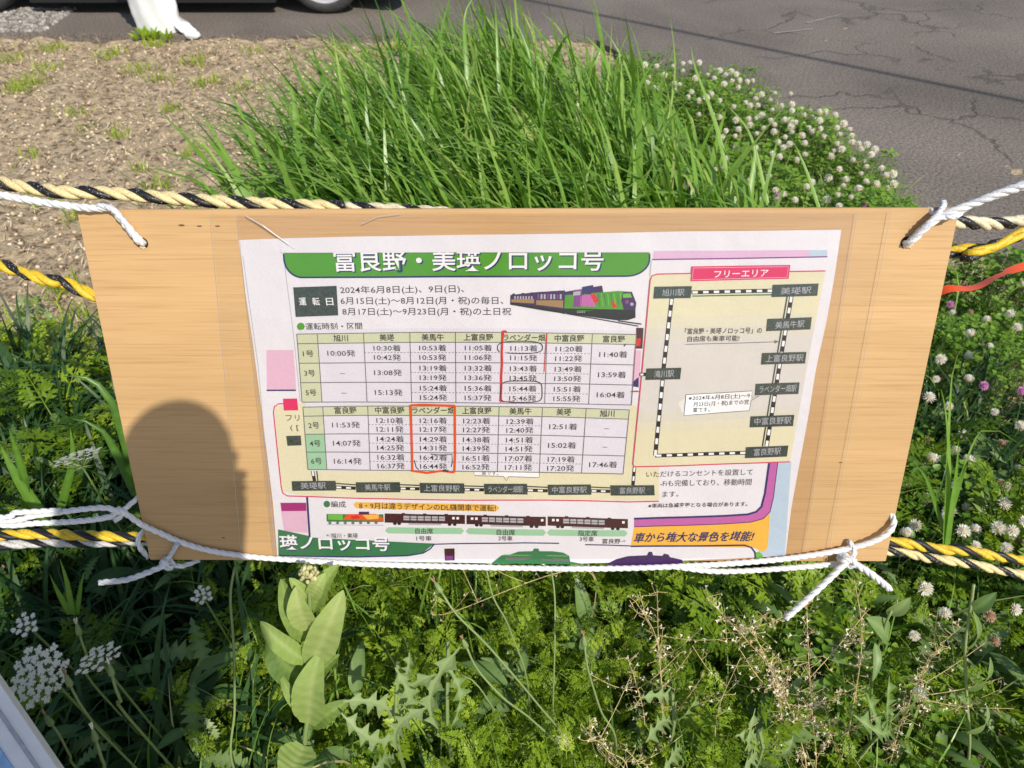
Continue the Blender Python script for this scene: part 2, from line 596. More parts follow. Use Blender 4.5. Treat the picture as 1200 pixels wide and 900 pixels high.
def inpoly(X, Y, poly):
    c = np.zeros(X.shape, bool)
    n = len(poly)
    j = n - 1
    for i in range(n):
        xi, yi = poly[i][0], poly[i][1]; xj, yj = poly[j][0], poly[j][1]
        t = ((yi > Y) != (yj > Y)) & (X < (xj - xi) * (Y - yi) / (yj - yi + 1e-12) + xi)
        c ^= t
        j = i
    return c


def fill(poly, n):
    poly = np.array([[p[0], p[1]] for p in poly])
    lo = poly.min(0); hi = poly.max(0)
    out = np.zeros((0, 2))
    while len(out) < n:
        q = RNG.uniform(lo, hi, (n * 2, 2))
        q = q[inpoly(q[:, 0], q[:, 1], poly)]
        out = np.concatenate([out, q])
    return out[:n]


# faint worn paint marks on the road
mp_ = flat('worn_road_paint', (.30, .29, .27), .9, var=.35, scale=60)
for k, (a, b) in enumerate([((905, 42), (952, 37)), ((944, 30), (985, 20))]):
    p, q = gp(*a), gp(*b)
    d = (q - p).normalized(); s_ = Vector((-d.y, d.x, 0)) * .012
    V = []; n_ = 12
    for i in range(n_ + 1):
        c = p.lerp(q, i / n_); j = random.uniform(.4, 1.1)
        V += [Vector((c.x, c.y, .018)) + s_ * j, Vector((c.x, c.y, .018)) - s_ * j]
    mk('road_marking', V, [(2 * i, 2 * i + 1, 2 * i + 3, 2 * i + 2) for i in range(n_)], mp_, kind='structure')


# ------------------------------------------------------------------ scatter machinery
def rotm(rz, tilt, az):
    """rotate about z by rz, then tilt by 'tilt' towards azimuth az"""
    n = len(rz)
    c, s = np.cos(rz), np.sin(rz)
    Z = np.zeros((n, 3, 3)); Z[:, 0, 0] = c; Z[:, 0, 1] = -s; Z[:, 1, 0] = s; Z[:, 1, 1] = c; Z[:, 2, 2] = 1
    kx, ky = -np.sin(az), np.cos(az)
    ct, st = np.cos(tilt), np.sin(tilt)
    T = np.zeros((n, 3, 3))
    T[:, 0, 0] = ct + kx * kx * (1 - ct); T[:, 0, 1] = kx * ky * (1 - ct); T[:, 0, 2] = ky * st
    T[:, 1, 0] = kx * ky * (1 - ct); T[:, 1, 1] = ct + ky * ky * (1 - ct); T[:, 1, 2] = -kx * st
    T[:, 2, 0] = -ky * st; T[:, 2, 1] = kx * st; T[:, 2, 2] = ct
    return T @ Z


class Acc:
    def __init__(s): s.V = []; s.F = []; s.T = []; s.n = 0

    def add(s, temp, pos, scale, rz, tilt, az, tint):
        tv, tf, tt = temp
        n = len(pos)
        if n == 0: return
        scale = np.asarray(scale, float)
        if scale.ndim == 1: scale = np.repeat(scale[:, None], 3, 1)
        Rm = rotm(rz, tilt, az)
        v = tv[None] * scale[:, None, :]
        v = np.einsum('nij,nkj->nki', Rm, v) + pos[:, None, :]
        s.V.append(v.reshape(-1, 3))
        s.F.append((tf[None] + (np.arange(n) * len(tv))[:, None, None] + s.n).reshape(-1, 3))
        s.T.append((tint[:, None] + tt[None]).ravel())
        s.n += n * len(tv)

    def build(s, name, mat, **k):
        return mk(name, np.concatenate(s.V), np.concatenate(s.F), mat, tint=np.concatenate(s.T), **k)


def blade(bend, width, segs=8, twist=0.0, fold=.0, kink=None):
    V = []; ang = 0; p = np.array([0., 0., 0.]); L = 1 / segs
    for i in range(segs + 1):
        t = i / segs
        wd = width * (1 - t ** 2.2) * (0.55 + .45 * min(1, t * 5)) * .5
        a = bend * t * t
        if kink and t > kink[0]: a += kink[1] * (t - kink[0]) / (1 - kink[0])
        if i: p = p + np.array([math.sin(a), 0, math.cos(a)]) * L
        tw = twist * t
        sd = np.array([math.sin(tw) * .5, math.cos(tw), 0])
        V.append(p + sd * wd); V.append(p - sd * wd)
    F = []
    for i in range(segs):
        a = 2 * i
        F += [(a, a + 1, a + 3), (a, a + 3, a + 2)]
    T = [0.12 * (i // 2) / segs - .05 for i in range(len(V))]
    return np.array(V), np.array(F), np.array(T)


def strip_leaf(pts, wid, seg_up=(0, 0, 1)):
    return None


def clover_leaf():
    V = [(0, 0, 0)]; F = []; T = [.1]
    for k in range(3):
        a = 2 * math.pi * k / 3
        ol = [(.12, -.04, .0), (.45, -.30, .06), (.82, -.37, .10), (1.0, -.16, .06), (.93, 0, .0), (1.0, .16, .06), (.82, .37, .10), (.45, .30, .06), (.12, .04, .0)]
        mid = (.5, 0, -.05)
        b = len(V)
        for (x, y, z) in [mid] + ol:
            V.append((x * math.cos(a) - y * math.sin(a), x * math.sin(a) + y * math.cos(a), z)); T.append(0)
        T[b] = .22
        for i in range(len(ol) - 1): F.append((b, b + 1 + i, b + 2 + i))
    return np.array(V), np.array(F), np.array(T)


def stemt(n=3, r=.02, bend=.12):
    V = []; F = []
    for i in range(n + 1):
        t = i / n
        x = bend * (t * t - t)
        for k in range(3):
            a = k * 2.094
            V.append((x + r * math.cos(a), r * math.sin(a), t))
    for i in range(n):
        for k in range(3):
            k2 = (k + 1) % 3
            a = i * 3
            F += [(a + k, a + k2, a + 3 + k2), (a + k, a + 3 + k2, a + 3 + k)]
    return np.array(V), np.array(F), np.zeros(len(V))


def feather(seed, pairs=7):
    """a twice-divided carrot-like leaf along +x, length 1, arching"""
    r = random.Random(seed)
    V = []; F = []; T = []

    def arch(x, y, z):
        return (x, y, z + .35 * x - .42 * x * x)

    def lobe(x, y, dx, dy, ln, wd, z):
        px_, py_ = -dy, dx
        b = len(V)
        z0 = z + r.uniform(-.015, .015)
        zt = z0 + r.uniform(-.05, .05)
        for q in [(x, y, z0), (x + dx * ln * .55 + px_ * wd, y + dy * ln * .55 + py_ * wd, z0 + .01), (x + dx * ln, y + dy * ln, zt), (x + dx * ln * .55 - px_ * wd, y + dy * ln * .55 - py_ * wd, z0 + .01)]:
            V.append(arch(*q)); T.append(r.uniform(-.04, .04))
        F.extend([(b, b + 1, b + 2), (b, b + 2, b + 3)])
    # rachis
    for s in range(6):
        x0, x1 = s / 6, (s + 1) / 6
        b = len(V)
        for q in [(x0, -.008, 0), (x0, .008, 0), (x1, .006, 0), (x1, -.006, 0)]:
            V.append(arch(*q)); T.append(.1)
        F.extend([(b, b + 1, b + 2), (b, b + 2, b + 3)])
    for i in range(pairs):
        t = .22 + .78 * i / pairs
        L = (.42 * (1 - t) + .07) * (1 if i else .8)
        for sgn in (-1, 1):
            ang = r.uniform(.75, 1.0)
            dx, dy = math.cos(ang), math.sin(ang) * sgn
            z = r.uniform(-.03, .05)
            nl = 2
            lobe(t, 0, dx, dy, L, L * .10 + .005, z)
            for j in range(nl):
                u = (.3 + .6 * j / nl)
                bx, by = t + dx * L * u, dy * L * u
                for s2 in (-1, 1):
                    a2 = math.atan2(dy, dx) + s2 * r.uniform(.6, .9)
                    lobe(bx, by, math.cos(a2), math.sin(a2), L * .50 * (1 - u * .4), L * .085 + .004, z)
    lobe(.96, 0, 1, 0, .1, .025, 0)
    return np.array(V), np.array(F), np.array(T)


def lance(seed, wd=.16, toothed=0):
    r = random.Random(seed)
    V = []; F = []; T = []
    n = 7 if not toothed else 14
    for i in range(n + 1):
        t = i / n
        wv = wd * math.sin(math.pi * min(1, t ** .8 * .98 + .02)) ** .8 + .012
        if toothed: wv *= (1.25 if i % 2 else .45)
        z = .45 * t - .55 * t * t
        back = (-.04 if (toothed and i % 2) else 0)
        V += [(t + back, -wv, z + .3 * wv), (t, 0, z), (t + back, wv, z + .3 * wv)]
        T += [0, .2, 0]
    for i in range(n):
        a = 3 * i
        F += [(a, a + 1, a + 4), (a, a + 4, a + 3), (a + 1, a + 2, a + 5), (a + 1, a + 5, a + 4)]
    return np.array(V), np.array(F), np.array(T)


def U(a, b, n): return RNG.uniform(a, b, n)


GB = [blade(U(.15, 1.1, 1)[0], U(.024, .040, 1)[0], 8, U(-1.5, 1.5, 1)[0], kink=((U(.45, .7, 1)[0], U(.6, 1.6, 1)[0]) if i % 2 else None)) for i in range(12)]
CL = clover_leaf(); ST = stemt(); FE = [feather(i, 5 + i % 3) for i in range(6)]
LA = [lance(i, .12 + .03 * (i % 3)) for i in range(4)] + [lance(9, .17, 1), lance(10, .13, 1)]


def z0(xy): return hills(xy[:, 0], xy[:, 1]) - .03


# tall grass behind the sign
def G2(*l, z=0.0): return [gp(x, y, z) for x, y in l]


tallpoly = [(-.90, 2.05), (-.90, 1.62), (-.55, 1.32), (.85, 1.34), (.95, 1.9), (.86, 2.5), (.62, 3.05), (.10, 3.45), (-.55, 3.35), (-.80, 2.8)]
acc = Acc()
xy = fill(tallpoly, 4600)
clump = fill(tallpoly, 130)
tgt = clump[RNG.integers(0, len(clump), len(xy))]
xy = xy * .62 + tgt * .38
for i, t in enumerate(GB):
    k = np.arange(len(xy)) % len(GB) == i
    q = xy[k]; n = len(q)
    h = U(.42, .84, n) * (1 - .30 * np.clip((q[:, 0] - .35) / .55, 0, 1)) * (1 - .22 * np.clip((-q[:, 0] - .5) / .5, 0, 1))
    wdt = U(.8, 1.8, n)
    az = RNG.normal(math.pi * .97, .85, n)
    acc.add(t, np.column_stack([q, z0(q)]), np.column_stack([h, h * wdt, h * 1.0]), az, np.abs(RNG.normal(.12, .15, n)), az, RNG.normal(.40, .17, n))
acc.build('tall_grass', M['grass'], label='dense clump of long green grass leaning behind the plywood sign', cat='grass', kind='stuff')

# grass at left and low grass near the sign, shade painted into its green
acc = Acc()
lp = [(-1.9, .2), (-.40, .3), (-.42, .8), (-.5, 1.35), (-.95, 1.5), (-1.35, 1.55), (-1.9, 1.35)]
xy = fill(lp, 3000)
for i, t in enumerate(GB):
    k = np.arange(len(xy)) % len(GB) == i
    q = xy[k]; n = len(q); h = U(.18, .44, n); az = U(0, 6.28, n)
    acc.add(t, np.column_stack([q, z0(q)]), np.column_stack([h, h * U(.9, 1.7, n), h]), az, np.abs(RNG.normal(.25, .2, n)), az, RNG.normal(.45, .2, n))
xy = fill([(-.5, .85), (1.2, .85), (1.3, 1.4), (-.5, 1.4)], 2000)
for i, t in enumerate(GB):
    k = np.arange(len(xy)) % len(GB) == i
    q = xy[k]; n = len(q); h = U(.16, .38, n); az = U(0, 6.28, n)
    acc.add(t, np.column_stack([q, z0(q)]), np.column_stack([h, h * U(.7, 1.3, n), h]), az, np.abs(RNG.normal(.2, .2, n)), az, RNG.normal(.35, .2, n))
acc.build('shade_painted_grass', M['shadegrass'], label='grass under and left of the sign, its green darkened for shade', cat='grass', kind='stuff')

# feathery carrot-like foliage, lower left and centre
acc = Acc(); acs = Acc()
cp = [(-.52, .25), (.30, .25), (.36, .8), (.25, 1.15), (-.42, 1.2), (-.52, .8)]


def feathers(poly, n, hmin, hmax, tmean=.5):
    pl = fill(poly, n // 7)
    for i, t in enumerate(FE):
        k = np.arange(n) % len(FE) == i
        m = int(k.sum())
        src = pl[RNG.integers(0, len(pl), m)]
        q = src + RNG.normal(0, .02, (m, 2))
        az = U(0, 6.28, m)
        L = U(.07, .14, m)
        hz = U(hmin, hmax, m)
        near = (np.abs(q[:, 0] - (-.33 + (q[:, 1] - .45) * .0)) < .11) & (q[:, 1] > .3) & (q[:, 1] < .72)
        hz = np.where(near, hz * .45, hz)
        acc.add(t, np.column_stack([q, hz]), np.column_stack([L, L * 1.1, L]), az, -np.abs(RNG.normal(.45, .35, m)), az, RNG.normal(tmean, .2, m))
        acs.add(ST, np.column_stack([src, z0(src)]), np.column_stack([hz * .06 + .006, hz * .06 + .006, hz + .03]), az, np.zeros(m), az, RNG.normal(.5, .2, m))


feathers(cp, 300, .02, .12, .4)


def shoots(poly, N, Hmin, Hmax, tm):
    src = fill(poly, N)
    for i in range(N):
        x, y = src[i]
        H = random.uniform(Hmin, Hmax)
        if abs(x + .33) < .10 and .3 < y < .72: H *= .5
        lx, ly = random.gauss(0, .05), random.gauss(-.01, .05)
        k = random.randint(6, 9)
        tt_ = np.linspace(.25, 1, k)
        pos = np.column_stack([x + lx * tt_ ** 2, y + ly * tt_ ** 2, H * tt_])
        az = np.arange(k) * 2.4 + random.uniform(0, 6)
        L = (.085 - .045 * tt_) * random.uniform(.75, 1.25)
        acc.add(FE[i % len(FE)], pos, np.column_stack([L, L * .95, L]), az, -RNG.uniform(.2, .95, k) - .25 * tt_, az, RNG.normal(tm + .12 * tt_ - .05, .10, k))
        acs.add(ST, np.array([[x, y, -.03]]), np.array([[.03, .03, H + .03]]), np.array([0.]), np.array([math.atan2(math.hypot(lx, ly), H) * .7]), np.array([math.atan2(ly, lx)]), np.array([.5]))


shoots([(-.52, .25), (.30, .25), (.36, .65), (.25, .90), (-.42, .95), (-.52, .7)], 235, .10, .30, .55)
shoots([(-.45, .9), (.4, .9), (.4, 1.2), (-.45, 1.2)], 45, .12, .26, .4)
shoots([(.15, .3), (.75, .3), (.8, 1.1), (.25, 1.25)], 130, .08, .22, .4)
feathers([(.2, .3), (1.1, .3), (1.15, 1.0), (.3, 1.25)], 500, .05, .22, .35)
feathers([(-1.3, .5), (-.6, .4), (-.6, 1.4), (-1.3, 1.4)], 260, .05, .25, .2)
# weeds at the left edge of the dirt bank
feathers([(-2.1, 1.3), (-.9, 1.3), (-.95, 1.55), (-1.45, 1.72), (-2.2, 1.75)], 260, .02, .10, .75)
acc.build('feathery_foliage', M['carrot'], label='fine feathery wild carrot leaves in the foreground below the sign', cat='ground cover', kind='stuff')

# clover patch
clpoly = [tuple(p)[:2] for p in G2((735, 72), (830, 88), (900, 112), (980, 152), (1035, 200), (1066, 250), (1100, 300), (1200, 325), (1400, 375), (1600, 500), z=.15)]
clpoly = clpoly + [(2.6, .2), (.55, .2), (.42, .7), (.7, 1.35), (.62, 1.9), (.55, 2.5), (.3, 3.1)]
ac2 = Acc()


def clovers(poly, n, smin, smax, hmin, hmax, tm=.5):
    q = fill(poly, n)
    h = U(hmin, hmax, n) * (.8 + .35 * np.sin(q[:, 0] * 9) * np.sin(q[:, 1] * 8))
    az = U(0, 6.28, n)
    sz = U(smin, smax, n)
    ac2.add(CL, np.column_stack([q, h]), sz, az, np.abs(RNG.normal(.3, .25, n)), U(0, 6.28, n), RNG.normal(tm, .2, n))
    acs.add(ST, np.column_stack([q, z0(q)]), np.column_stack([h * 0 + .04, h * 0 + .04, h + .03]), az, np.zeros(n), az, RNG.normal(.4, .15, n))


clovers(clpoly, 11000, .011, .021, .05, .23, .5)
clovers([q_ for q_ in clpoly if q_[1] > 1.3], 7000, .014, .026, .12, .27, .72)
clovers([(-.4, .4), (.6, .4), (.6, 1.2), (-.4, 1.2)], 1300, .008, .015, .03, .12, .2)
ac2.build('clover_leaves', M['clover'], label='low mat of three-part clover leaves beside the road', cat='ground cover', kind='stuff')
acs.build('foliage_stems', M['stem'], label='thin green stems of the ground cover', cat='ground cover', kind='stuff')

# mixed broad weeds
acc = Acc()
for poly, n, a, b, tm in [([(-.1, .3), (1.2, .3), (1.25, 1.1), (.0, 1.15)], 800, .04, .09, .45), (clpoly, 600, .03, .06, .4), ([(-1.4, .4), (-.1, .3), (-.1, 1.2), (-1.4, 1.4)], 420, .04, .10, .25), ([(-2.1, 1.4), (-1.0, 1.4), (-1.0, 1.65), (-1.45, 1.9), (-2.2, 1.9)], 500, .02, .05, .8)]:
    pl = fill(poly, max(10, n // 6))
    for i, t in enumerate(LA):
        m = n // len(LA)
        q = pl[RNG.integers(0, len(pl), m)] + RNG.normal(0, .008, (m, 2))
        az = U(0, 6.28, m); L = U(a, b, m)
        acc.add(t, np.column_stack([q, U(.02, .2 if a > .025 else .05, m)]), L, az, -np.abs(RNG.normal(.35, .3, m)), az, RNG.normal(tm, .2, m))
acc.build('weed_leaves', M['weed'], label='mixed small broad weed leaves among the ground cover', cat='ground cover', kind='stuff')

# thin grass among the clover and in the foreground weeds
acc = Acc()
xy = fill([(-.6, .28), (.8, .28), (.8, 1.15), (-.6, 1.15)], 1100)
for i, t in enumerate(GB):
    k = np.arange(len(xy)) % len(GB) == i
    q = xy[k]; n = len(q); h = U(.18, .36, n); az = U(0, 6.28, n)
    acc.add(t, np.column_stack([q, z0(q)]), np.column_stack([h, h * U(.25, .7, n), h]), az, np.abs(RNG.normal(.15, .2, n)), az, RNG.normal(.5, .2, n))
xy = fill(clpoly, 1500)
for i, t in enumerate(GB):
    k = np.arange(len(xy)) % len(GB) == i
    q = xy[k]; n = len(q); h = U(.16, .36, n); az = U(0, 6.28, n)
    acc.add(t, np.column_stack([q, z0(q)]), np.column_stack([h, h * U(.3, .7, n), h]), az, np.abs(RNG.normal(.15, .2, n)), az, RNG.normal(.6, .2, n))
acc.build('thin_grass', M['grass'], label='sparse thin grass blades growing through the clover', cat='grass', kind='stuff')

# darker dead stems near the asphalt edge
acc = Acc()
q = fill([tuple(p)[:2] for p in G2((-100, 48), (130, 48), (400, 50), (560, 52), (520, 110), (300, 100), (150, 115), (-100, 95))], 5200); n = 5200
keep_ = (np.sin(q[:, 0] * 6 + 1) * np.sin(q[:, 1] * 9 + q[:, 0] * 2) + RNG.normal(0, .45, n)) > .05
q = q[keep_]; n = len(q); h = U(.02, .06, n); az = U(0, 6.28, n)
acc.add(GB[1], np.column_stack([q, hills(q[:, 0], q[:, 1]) - .02]), np.column_stack([h, h * 1.6, h]), az, np.abs(RNG.normal(.8, .4, n)), az, np.clip(RNG.normal(.12, .12, n), 0, 1))
acc.build('dead_stems', M['straw'], label='brown dead stems along the asphalt edge of the bank', cat='straw', kind='stuff')

# dirt bank: straw litter, clods, green tufts
bankpoly = [tuple(p)[:2] for p in G2((-500, 46), (0, 45), (130, 46), (420, 48), (640, 50))] + [(.2, 3.3), (-.6, 2.6), (-.85, 1.5), (-1.2, 1.4), (-3.5, 1.4)]
acc = Acc()
strw = blade(.5, .06, 3)
xy = fill(bankpoly, 30000)
az = U(0, 6.28, 30000); L = U(.012, .06, 30000)
acc.add(strw, np.column_stack([xy, hills(xy[:, 0], xy[:, 1]) - .022 + U(0, .028, 30000)]), np.column_stack([L, L * U(.6, 1.9, 30000), L]), az, U(.85, 1.7, 30000), az, np.clip(RNG.normal(.6, .33, 30000) - .38 * np.clip((xy[:, 1] - 3.9) / .6, 0, 1) * (np.sin(xy[:, 0] * 5) * .5 + .7) - .3 * (np.sin(xy[:, 0] * 9 + xy[:, 1] * 4) * np.sin(xy[:, 1] * 11 - xy[:, 0] * 3) > .35), -.1, 1))
acc.build('dry_straw', M['straw'], label='litter of dry cut straw over the bare bank', cat='straw', kind='stuff')


def rock(seed):
    r = random.Random(seed)
    V, F = sphere((0, 0, 0), 1, 6, 4)
    V = [(v.x * r.uniform(.8, 1.2), v.y * r.uniform(.8, 1.2), v.z * r.uniform(.6, 1)) for v in V]
    F2 = []
    for f in F: F2 += [(f[0], f[1], f[2]), (f[0], f[2], f[3])]
    return np.array(V), np.array(F2), np.zeros(len(V))


RK = [rock(i) for i in range(5)]
acc = Acc()
xy = fill(bankpoly, 9000)
for i, t in enumerate(RK):
    q = xy[i::5]; n = len(q); s = U(.003, .010, n)
    acc.add(t, np.column_stack([q, hills(q[:, 0], q[:, 1]) - .02]), s, U(0, 6, n), U(0, .6, n), U(0, 6, n), U(.1, 1, n))
acc.build('soil_crumbs', M['straw'], label='crumbs of dry soil on the bank', cat='soil', kind='stuff')
gpoly = [tuple(p)[:2] for p in G2((-600, 16), (90, 13), (52, 40), (-600, 42))]
acc = Acc()
xy = fill(gpoly, 7000)
for i, t in enumerate(RK):
    q = xy[i::5]; n = len(q); s = U(.008, .02, n)
    acc.add(t, np.column_stack([q, np.full(n, .016)]), s, U(0, 6, n), U(0, .6, n), U(0, 6, n), RNG.normal(.35, .25, n))
acc.build('gravel', M['stone'], label='pale gravel at the far left edge of the asphalt', cat='gravel', kind='stuff')

acc = Acc()
tufts = [(25, 100, .07, 220), (55, 80, .05, 70), (140, 155, .03, 40), (200, 125, .03, 40), (130, 60, .05, 90), (60, 55, .05, 80), (180, 50, .04, 90), (190, 90, .04, 60), (285, 100, .03, 40), (230, 70, .05, 70), (165, 80, .05, 80), (10, 65, .05, 60), (90, 130, .03, 30), (240, 90, .05, 70), (300, 60, .05, 50), (395, 55, .05, 90), (430, 60, .06, 120), (470, 55, .05, 120), (50, 235, .03, 60), (170, 200, .03, 30), (85, 250, .04, 60), (35, 180, .02, 20), (100, 150, .03, 20), (70, 330, .03, 80), (60, 380, .08, 160), (30, 420, .10, 200), (220, 180, .03, 40), (190, 220, .03, 30)]
for (px, py, rr, n) in tufts:
    c = gp(px, py, 0)
    t = GB[random.randrange(len(GB))]
    q = np.array([c.x, c.y]) + RNG.normal(0, rr, (n, 2)); h = U(.03, .09, n); az = U(0, 6.28, n)
    acc.add(t, np.column_stack([q, hills(q[:, 0], q[:, 1]) - .02]), np.column_stack([h, h * U(1.5, 3, n), h]), az, np.abs(RNG.normal(.35, .3, n)), az, RNG.normal(.75, .2, n))
q = fill(bankpoly, 1500); n = 1500; h = U(.02, .06, n); az = U(0, 6.28, n)
acc.add(GB[0], np.column_stack([q, hills(q[:, 0], q[:, 1]) - .02]), np.column_stack([h, h * 2, h]), az, np.abs(RNG.normal(.5, .3, n)), az, RNG.normal(.7, .25, n))
acc.build('short_grass_tufts', M['carrot'], label='short green tufts sprouting on the dry bank', cat='grass', kind='stuff')


# ------------------------------------------------------------------ the sign
wr = empty('plywood_notice_sign', 'plywood sign with a railway timetable poster, tied to striped ropes', 'sign', P(.5, BH, 0))
TH = .009
bm = bmesh.new()
vs = []
for off in (0, -TH):
    for (u, v) in ((0, 0), (BW, 0), (BW, BH), (0, BH)):
        vs.append(bm.verts.new(P(u, v, off) - Vector(wr.location)))
for f in [(0, 3, 2, 1), (4, 5, 6, 7), (0, 1, 5, 4), (1, 2, 6, 5), (2, 3, 7, 6), (3, 0, 4, 7)]: bm.faces.new([vs[i] for i in f])
bmesh.ops.recalc_face_normals(bm, faces=bm.faces)
bmesh.ops.bevel(bm, geom=bm.edges[:], offset=.0008, segments=2, affect='EDGES')
me = bpy.data.meshes.new('plywood_panel'); bm.to_mesh(me); bm.free(); me.materials.append(M['wood'])
link_mesh('plywood_panel', me, wr)

dark = flat('painted_hole_shade', (.03, .018, .01), .9)
chip = flat('splintered_wood', (.72, .52, .28), .8)
for (hx, hy) in ((167, 285), (1062, 284)):
    c = SP(hx, hy, .0004)
    V, F = lathe(c, BN, [(.0001, .0), (.0062, 0), (.0068, -.0002)], 14)
    h = mk('rope_hole_disc', V, F, dark, wr)  # dark disc on the panel paints the hole's shade; nothing is cut
    m = MB()
    for k in range(5):
        a = SP(hx + random.uniform(-3, 4), hy + random.uniform(2, 5), .0012); b = a + BX * random.uniform(.002, .006) + BD * random.uniform(.001, .004)
        m.add(*tube([a, b], [.0012, .0003], 4), 0)
    m.build('wood_splinter', chip, h)
knot = flat('wood_knot', (.16, .09, .04), .8)
for (kx, ky, kr) in [(213, 264, 4), (234, 265, 3), (255, 265, 3), (262, 630, 2.5), (985, 542, 2.2)]:
    a = SP(kx, ky, .0003)
    V = []; n_ = 12
    for i in range(n_):
        t = 6.283 * i / n_
        V.append(a + BX * math.cos(t) * kr / 1000 * random.uniform(.7, 1.3) + BD * math.sin(t) * kr / 3200)
    mk('wood_knot', V, [tuple(range(n_))], knot, wr)

# ---- the poster, drawn as flat printed pieces on the warped paper
INK = {k: ink(k + '_ink', *v) for k, v in dict(
    paper=((242, 242, 249), .84), white=((250, 252, 255), .88), paste=((236, 235, 247), .83), green=((88, 168, 42), .8), navy=((48, 52, 120), .7),
    text=((62, 58, 62), .8), black=((34, 34, 34), .8), grey=((120, 118, 122), .8), pink=((232, 40, 105), .85), pinkline=((222, 66, 104), .85),
    cream=((240, 236, 200), .82), creamb=((236, 233, 206), .82), creamc=((231, 228, 212), .82), creamw=((226, 224, 218), .84), head=((218, 226, 190), .82), mint=((166, 216, 176), .82),
    lav=((236, 196, 230), .82), ltpink=((240, 196, 222), .82), magenta=((205, 108, 184), .82), mag2=((176, 40, 130), .82), ltblue=((196, 220, 240), .82),
    yellow=((252, 196, 78), .84), orange=((238, 92, 30), .84), red=((222, 40, 40), .84), purple=((70, 40, 96), .8), brown=((74, 34, 36), .8),
    dgreen=((58, 132, 84), .8), vio=((140, 70, 150), .8), ltg=((120, 200, 70), .8), tan=((172, 140, 90), .8), wgrey=((190, 192, 200), .8), pen=((50, 48, 60), .8)).items()}
INK['plate'] = ink('station_plate_ink', (62, 76, 70), .8, mott=.25)
IK = list(INK.keys()); IMAT = [INK[k] for k in IK]


class Print(MB):
    def pt(s, px, py, L):
        u, v = uv(px, py)
        return P(u, v, warp(u, v) + L * .00012)

    def band(s, a, b, c, d, col, L, nx=None, ny=None, col2=None):
        """quad a(TL) b(TR) c(BR) d(BL) in photo pixels, finely divided"""
        a, b, c, d = [Vector((*q, 0)) for q in (a, b, c, d)]
        nx = nx or max(1, int(max((b - a).length, (c - d).length) / 12)); ny = ny or max(1, int(max((d - a).length, (c - b).length) / 12))
        V = []; F = []
        for j in range(ny + 1):
            for i in range(nx + 1):
                q = a.lerp(b, i / nx).lerp(d.lerp(c, i / nx), j / ny)
                V.append(s.pt(q.x, q.y, L))
        for j in range(ny):
            for i in range(nx):
                k = j * (nx + 1) + i
                F.append((k, k + nx + 1, k + nx + 2, k + 1))
        s.add(V, F, IK.index(col))

    def rect(s, x0, y0, x1, y1, col, L): s.band((x0, y0), (x1, y0), (x1, y1), (x0, y1), col, L)

    def curve(s, top, bot, col, L):
        """area between two polylines of equal count"""
        def rs(pl_):
            o_ = []
            for a_, b_ in zip(range(len(top) - 1), range(1, len(top))):
                m_ = max(1, int(abs(top[b_][0] - top[a_][0]) / 12), int(abs(bot[b_][0] - bot[a_][0]) / 12))
                o_ += [(pl_[a_][0] + (pl_[b_][0] - pl_[a_][0]) * k_ / m_, pl_[a_][1] + (pl_[b_][1] - pl_[a_][1]) * k_ / m_) for k_ in range(m_)]
            return o_ + [pl_[-1]]
        top, bot = rs(top), rs(bot)
        V = []; n = len(top); ny = max(2, int(max(abs(bot[i_][1] - top[i_][1]) for i_ in range(n)) / 12))
        for j in range(ny + 1):
            for i in range(n):
                t = j / ny
                V.append(s.pt(top[i][0] * (1 - t) + bot[i][0] * t, top[i][1] * (1 - t) + bot[i][1] * t, L))
        F = [(j * n + i, (j + 1) * n + i, (j + 1) * n + i + 1, j * n + i + 1) for j in range(ny) for i in range(n - 1)]
        s.add(V, F, IK.index(col))

    def line(s, pts, wpx, col, L, dash=None, closed=False):
        pts = [Vector((*p, 0)) for p in pts]
        if closed: pts = pts + [pts[0]]
        out = [pts[0]]
        for a, b in zip(pts[:-1], pts[1:]):
            n = max(1, int((b - a).length / (dash or 12)))
            for i in range(1, n + 1): out.append(a.lerp(b, i / n))
        V = []
        for i, p in enumerate(out):
            t = (out[min(i + 1, len(out) - 1)] - out[max(i - 1, 0)]).normalized()
            nrm = Vector((-t.y, t.x, 0)) * wpx * .5
            V += [s.pt(p.x + nrm.x, p.y + nrm.y, L), s.pt(p.x - nrm.x, p.y - nrm.y, L)]
        F = [(2 * i, 2 * i + 1, 2 * i + 3, 2 * i + 2) for i in range(len(out) - 1) if not dash or i % 2 == 0]
        s.add(V, F, IK.index(col))

    def dot(s, x, y, r, col, L, ry=None, n=14):
        V = [s.pt(x, y, L)] + [s.pt(x + r * math.cos(6.283 * i / n), y + (ry or r) * math.sin(6.283 * i / n), L) for i in range(n)]
        s.add(V, [(0, 1 + (i + 1) % n, 1 + i) for i in range(n)], IK.index(col))

    def poly(s, pts, col, L):
        V = [s.pt(x, y, L) for x, y in pts]
        s.add(V, [tuple(range(len(pts)))], IK.index(col))

    def rails(s, a, b, L, wpx=4, dash=5.5):
        s.line([a, b], wpx, 'black', L)
        d = (Vector((*b, 0)) - Vector((*a, 0))).normalized()
        s.line([(a[0] + d.x, a[1] + d.y), b], wpx - 1.8, 'white', L + 1, dash=dash)


TEXTQ = []


def text(pr, s, xl, yl, xr, yr, h, col, L, bold=.004, skew=0.0, crop=None):
    """queue a line of print: baseline from (xl,yl) to (xr,yr), character height h, all photo pixels"""
    TEXTQ.append((pr, s, xl, yl, xr, yr, h, col, L, bold, skew, crop))


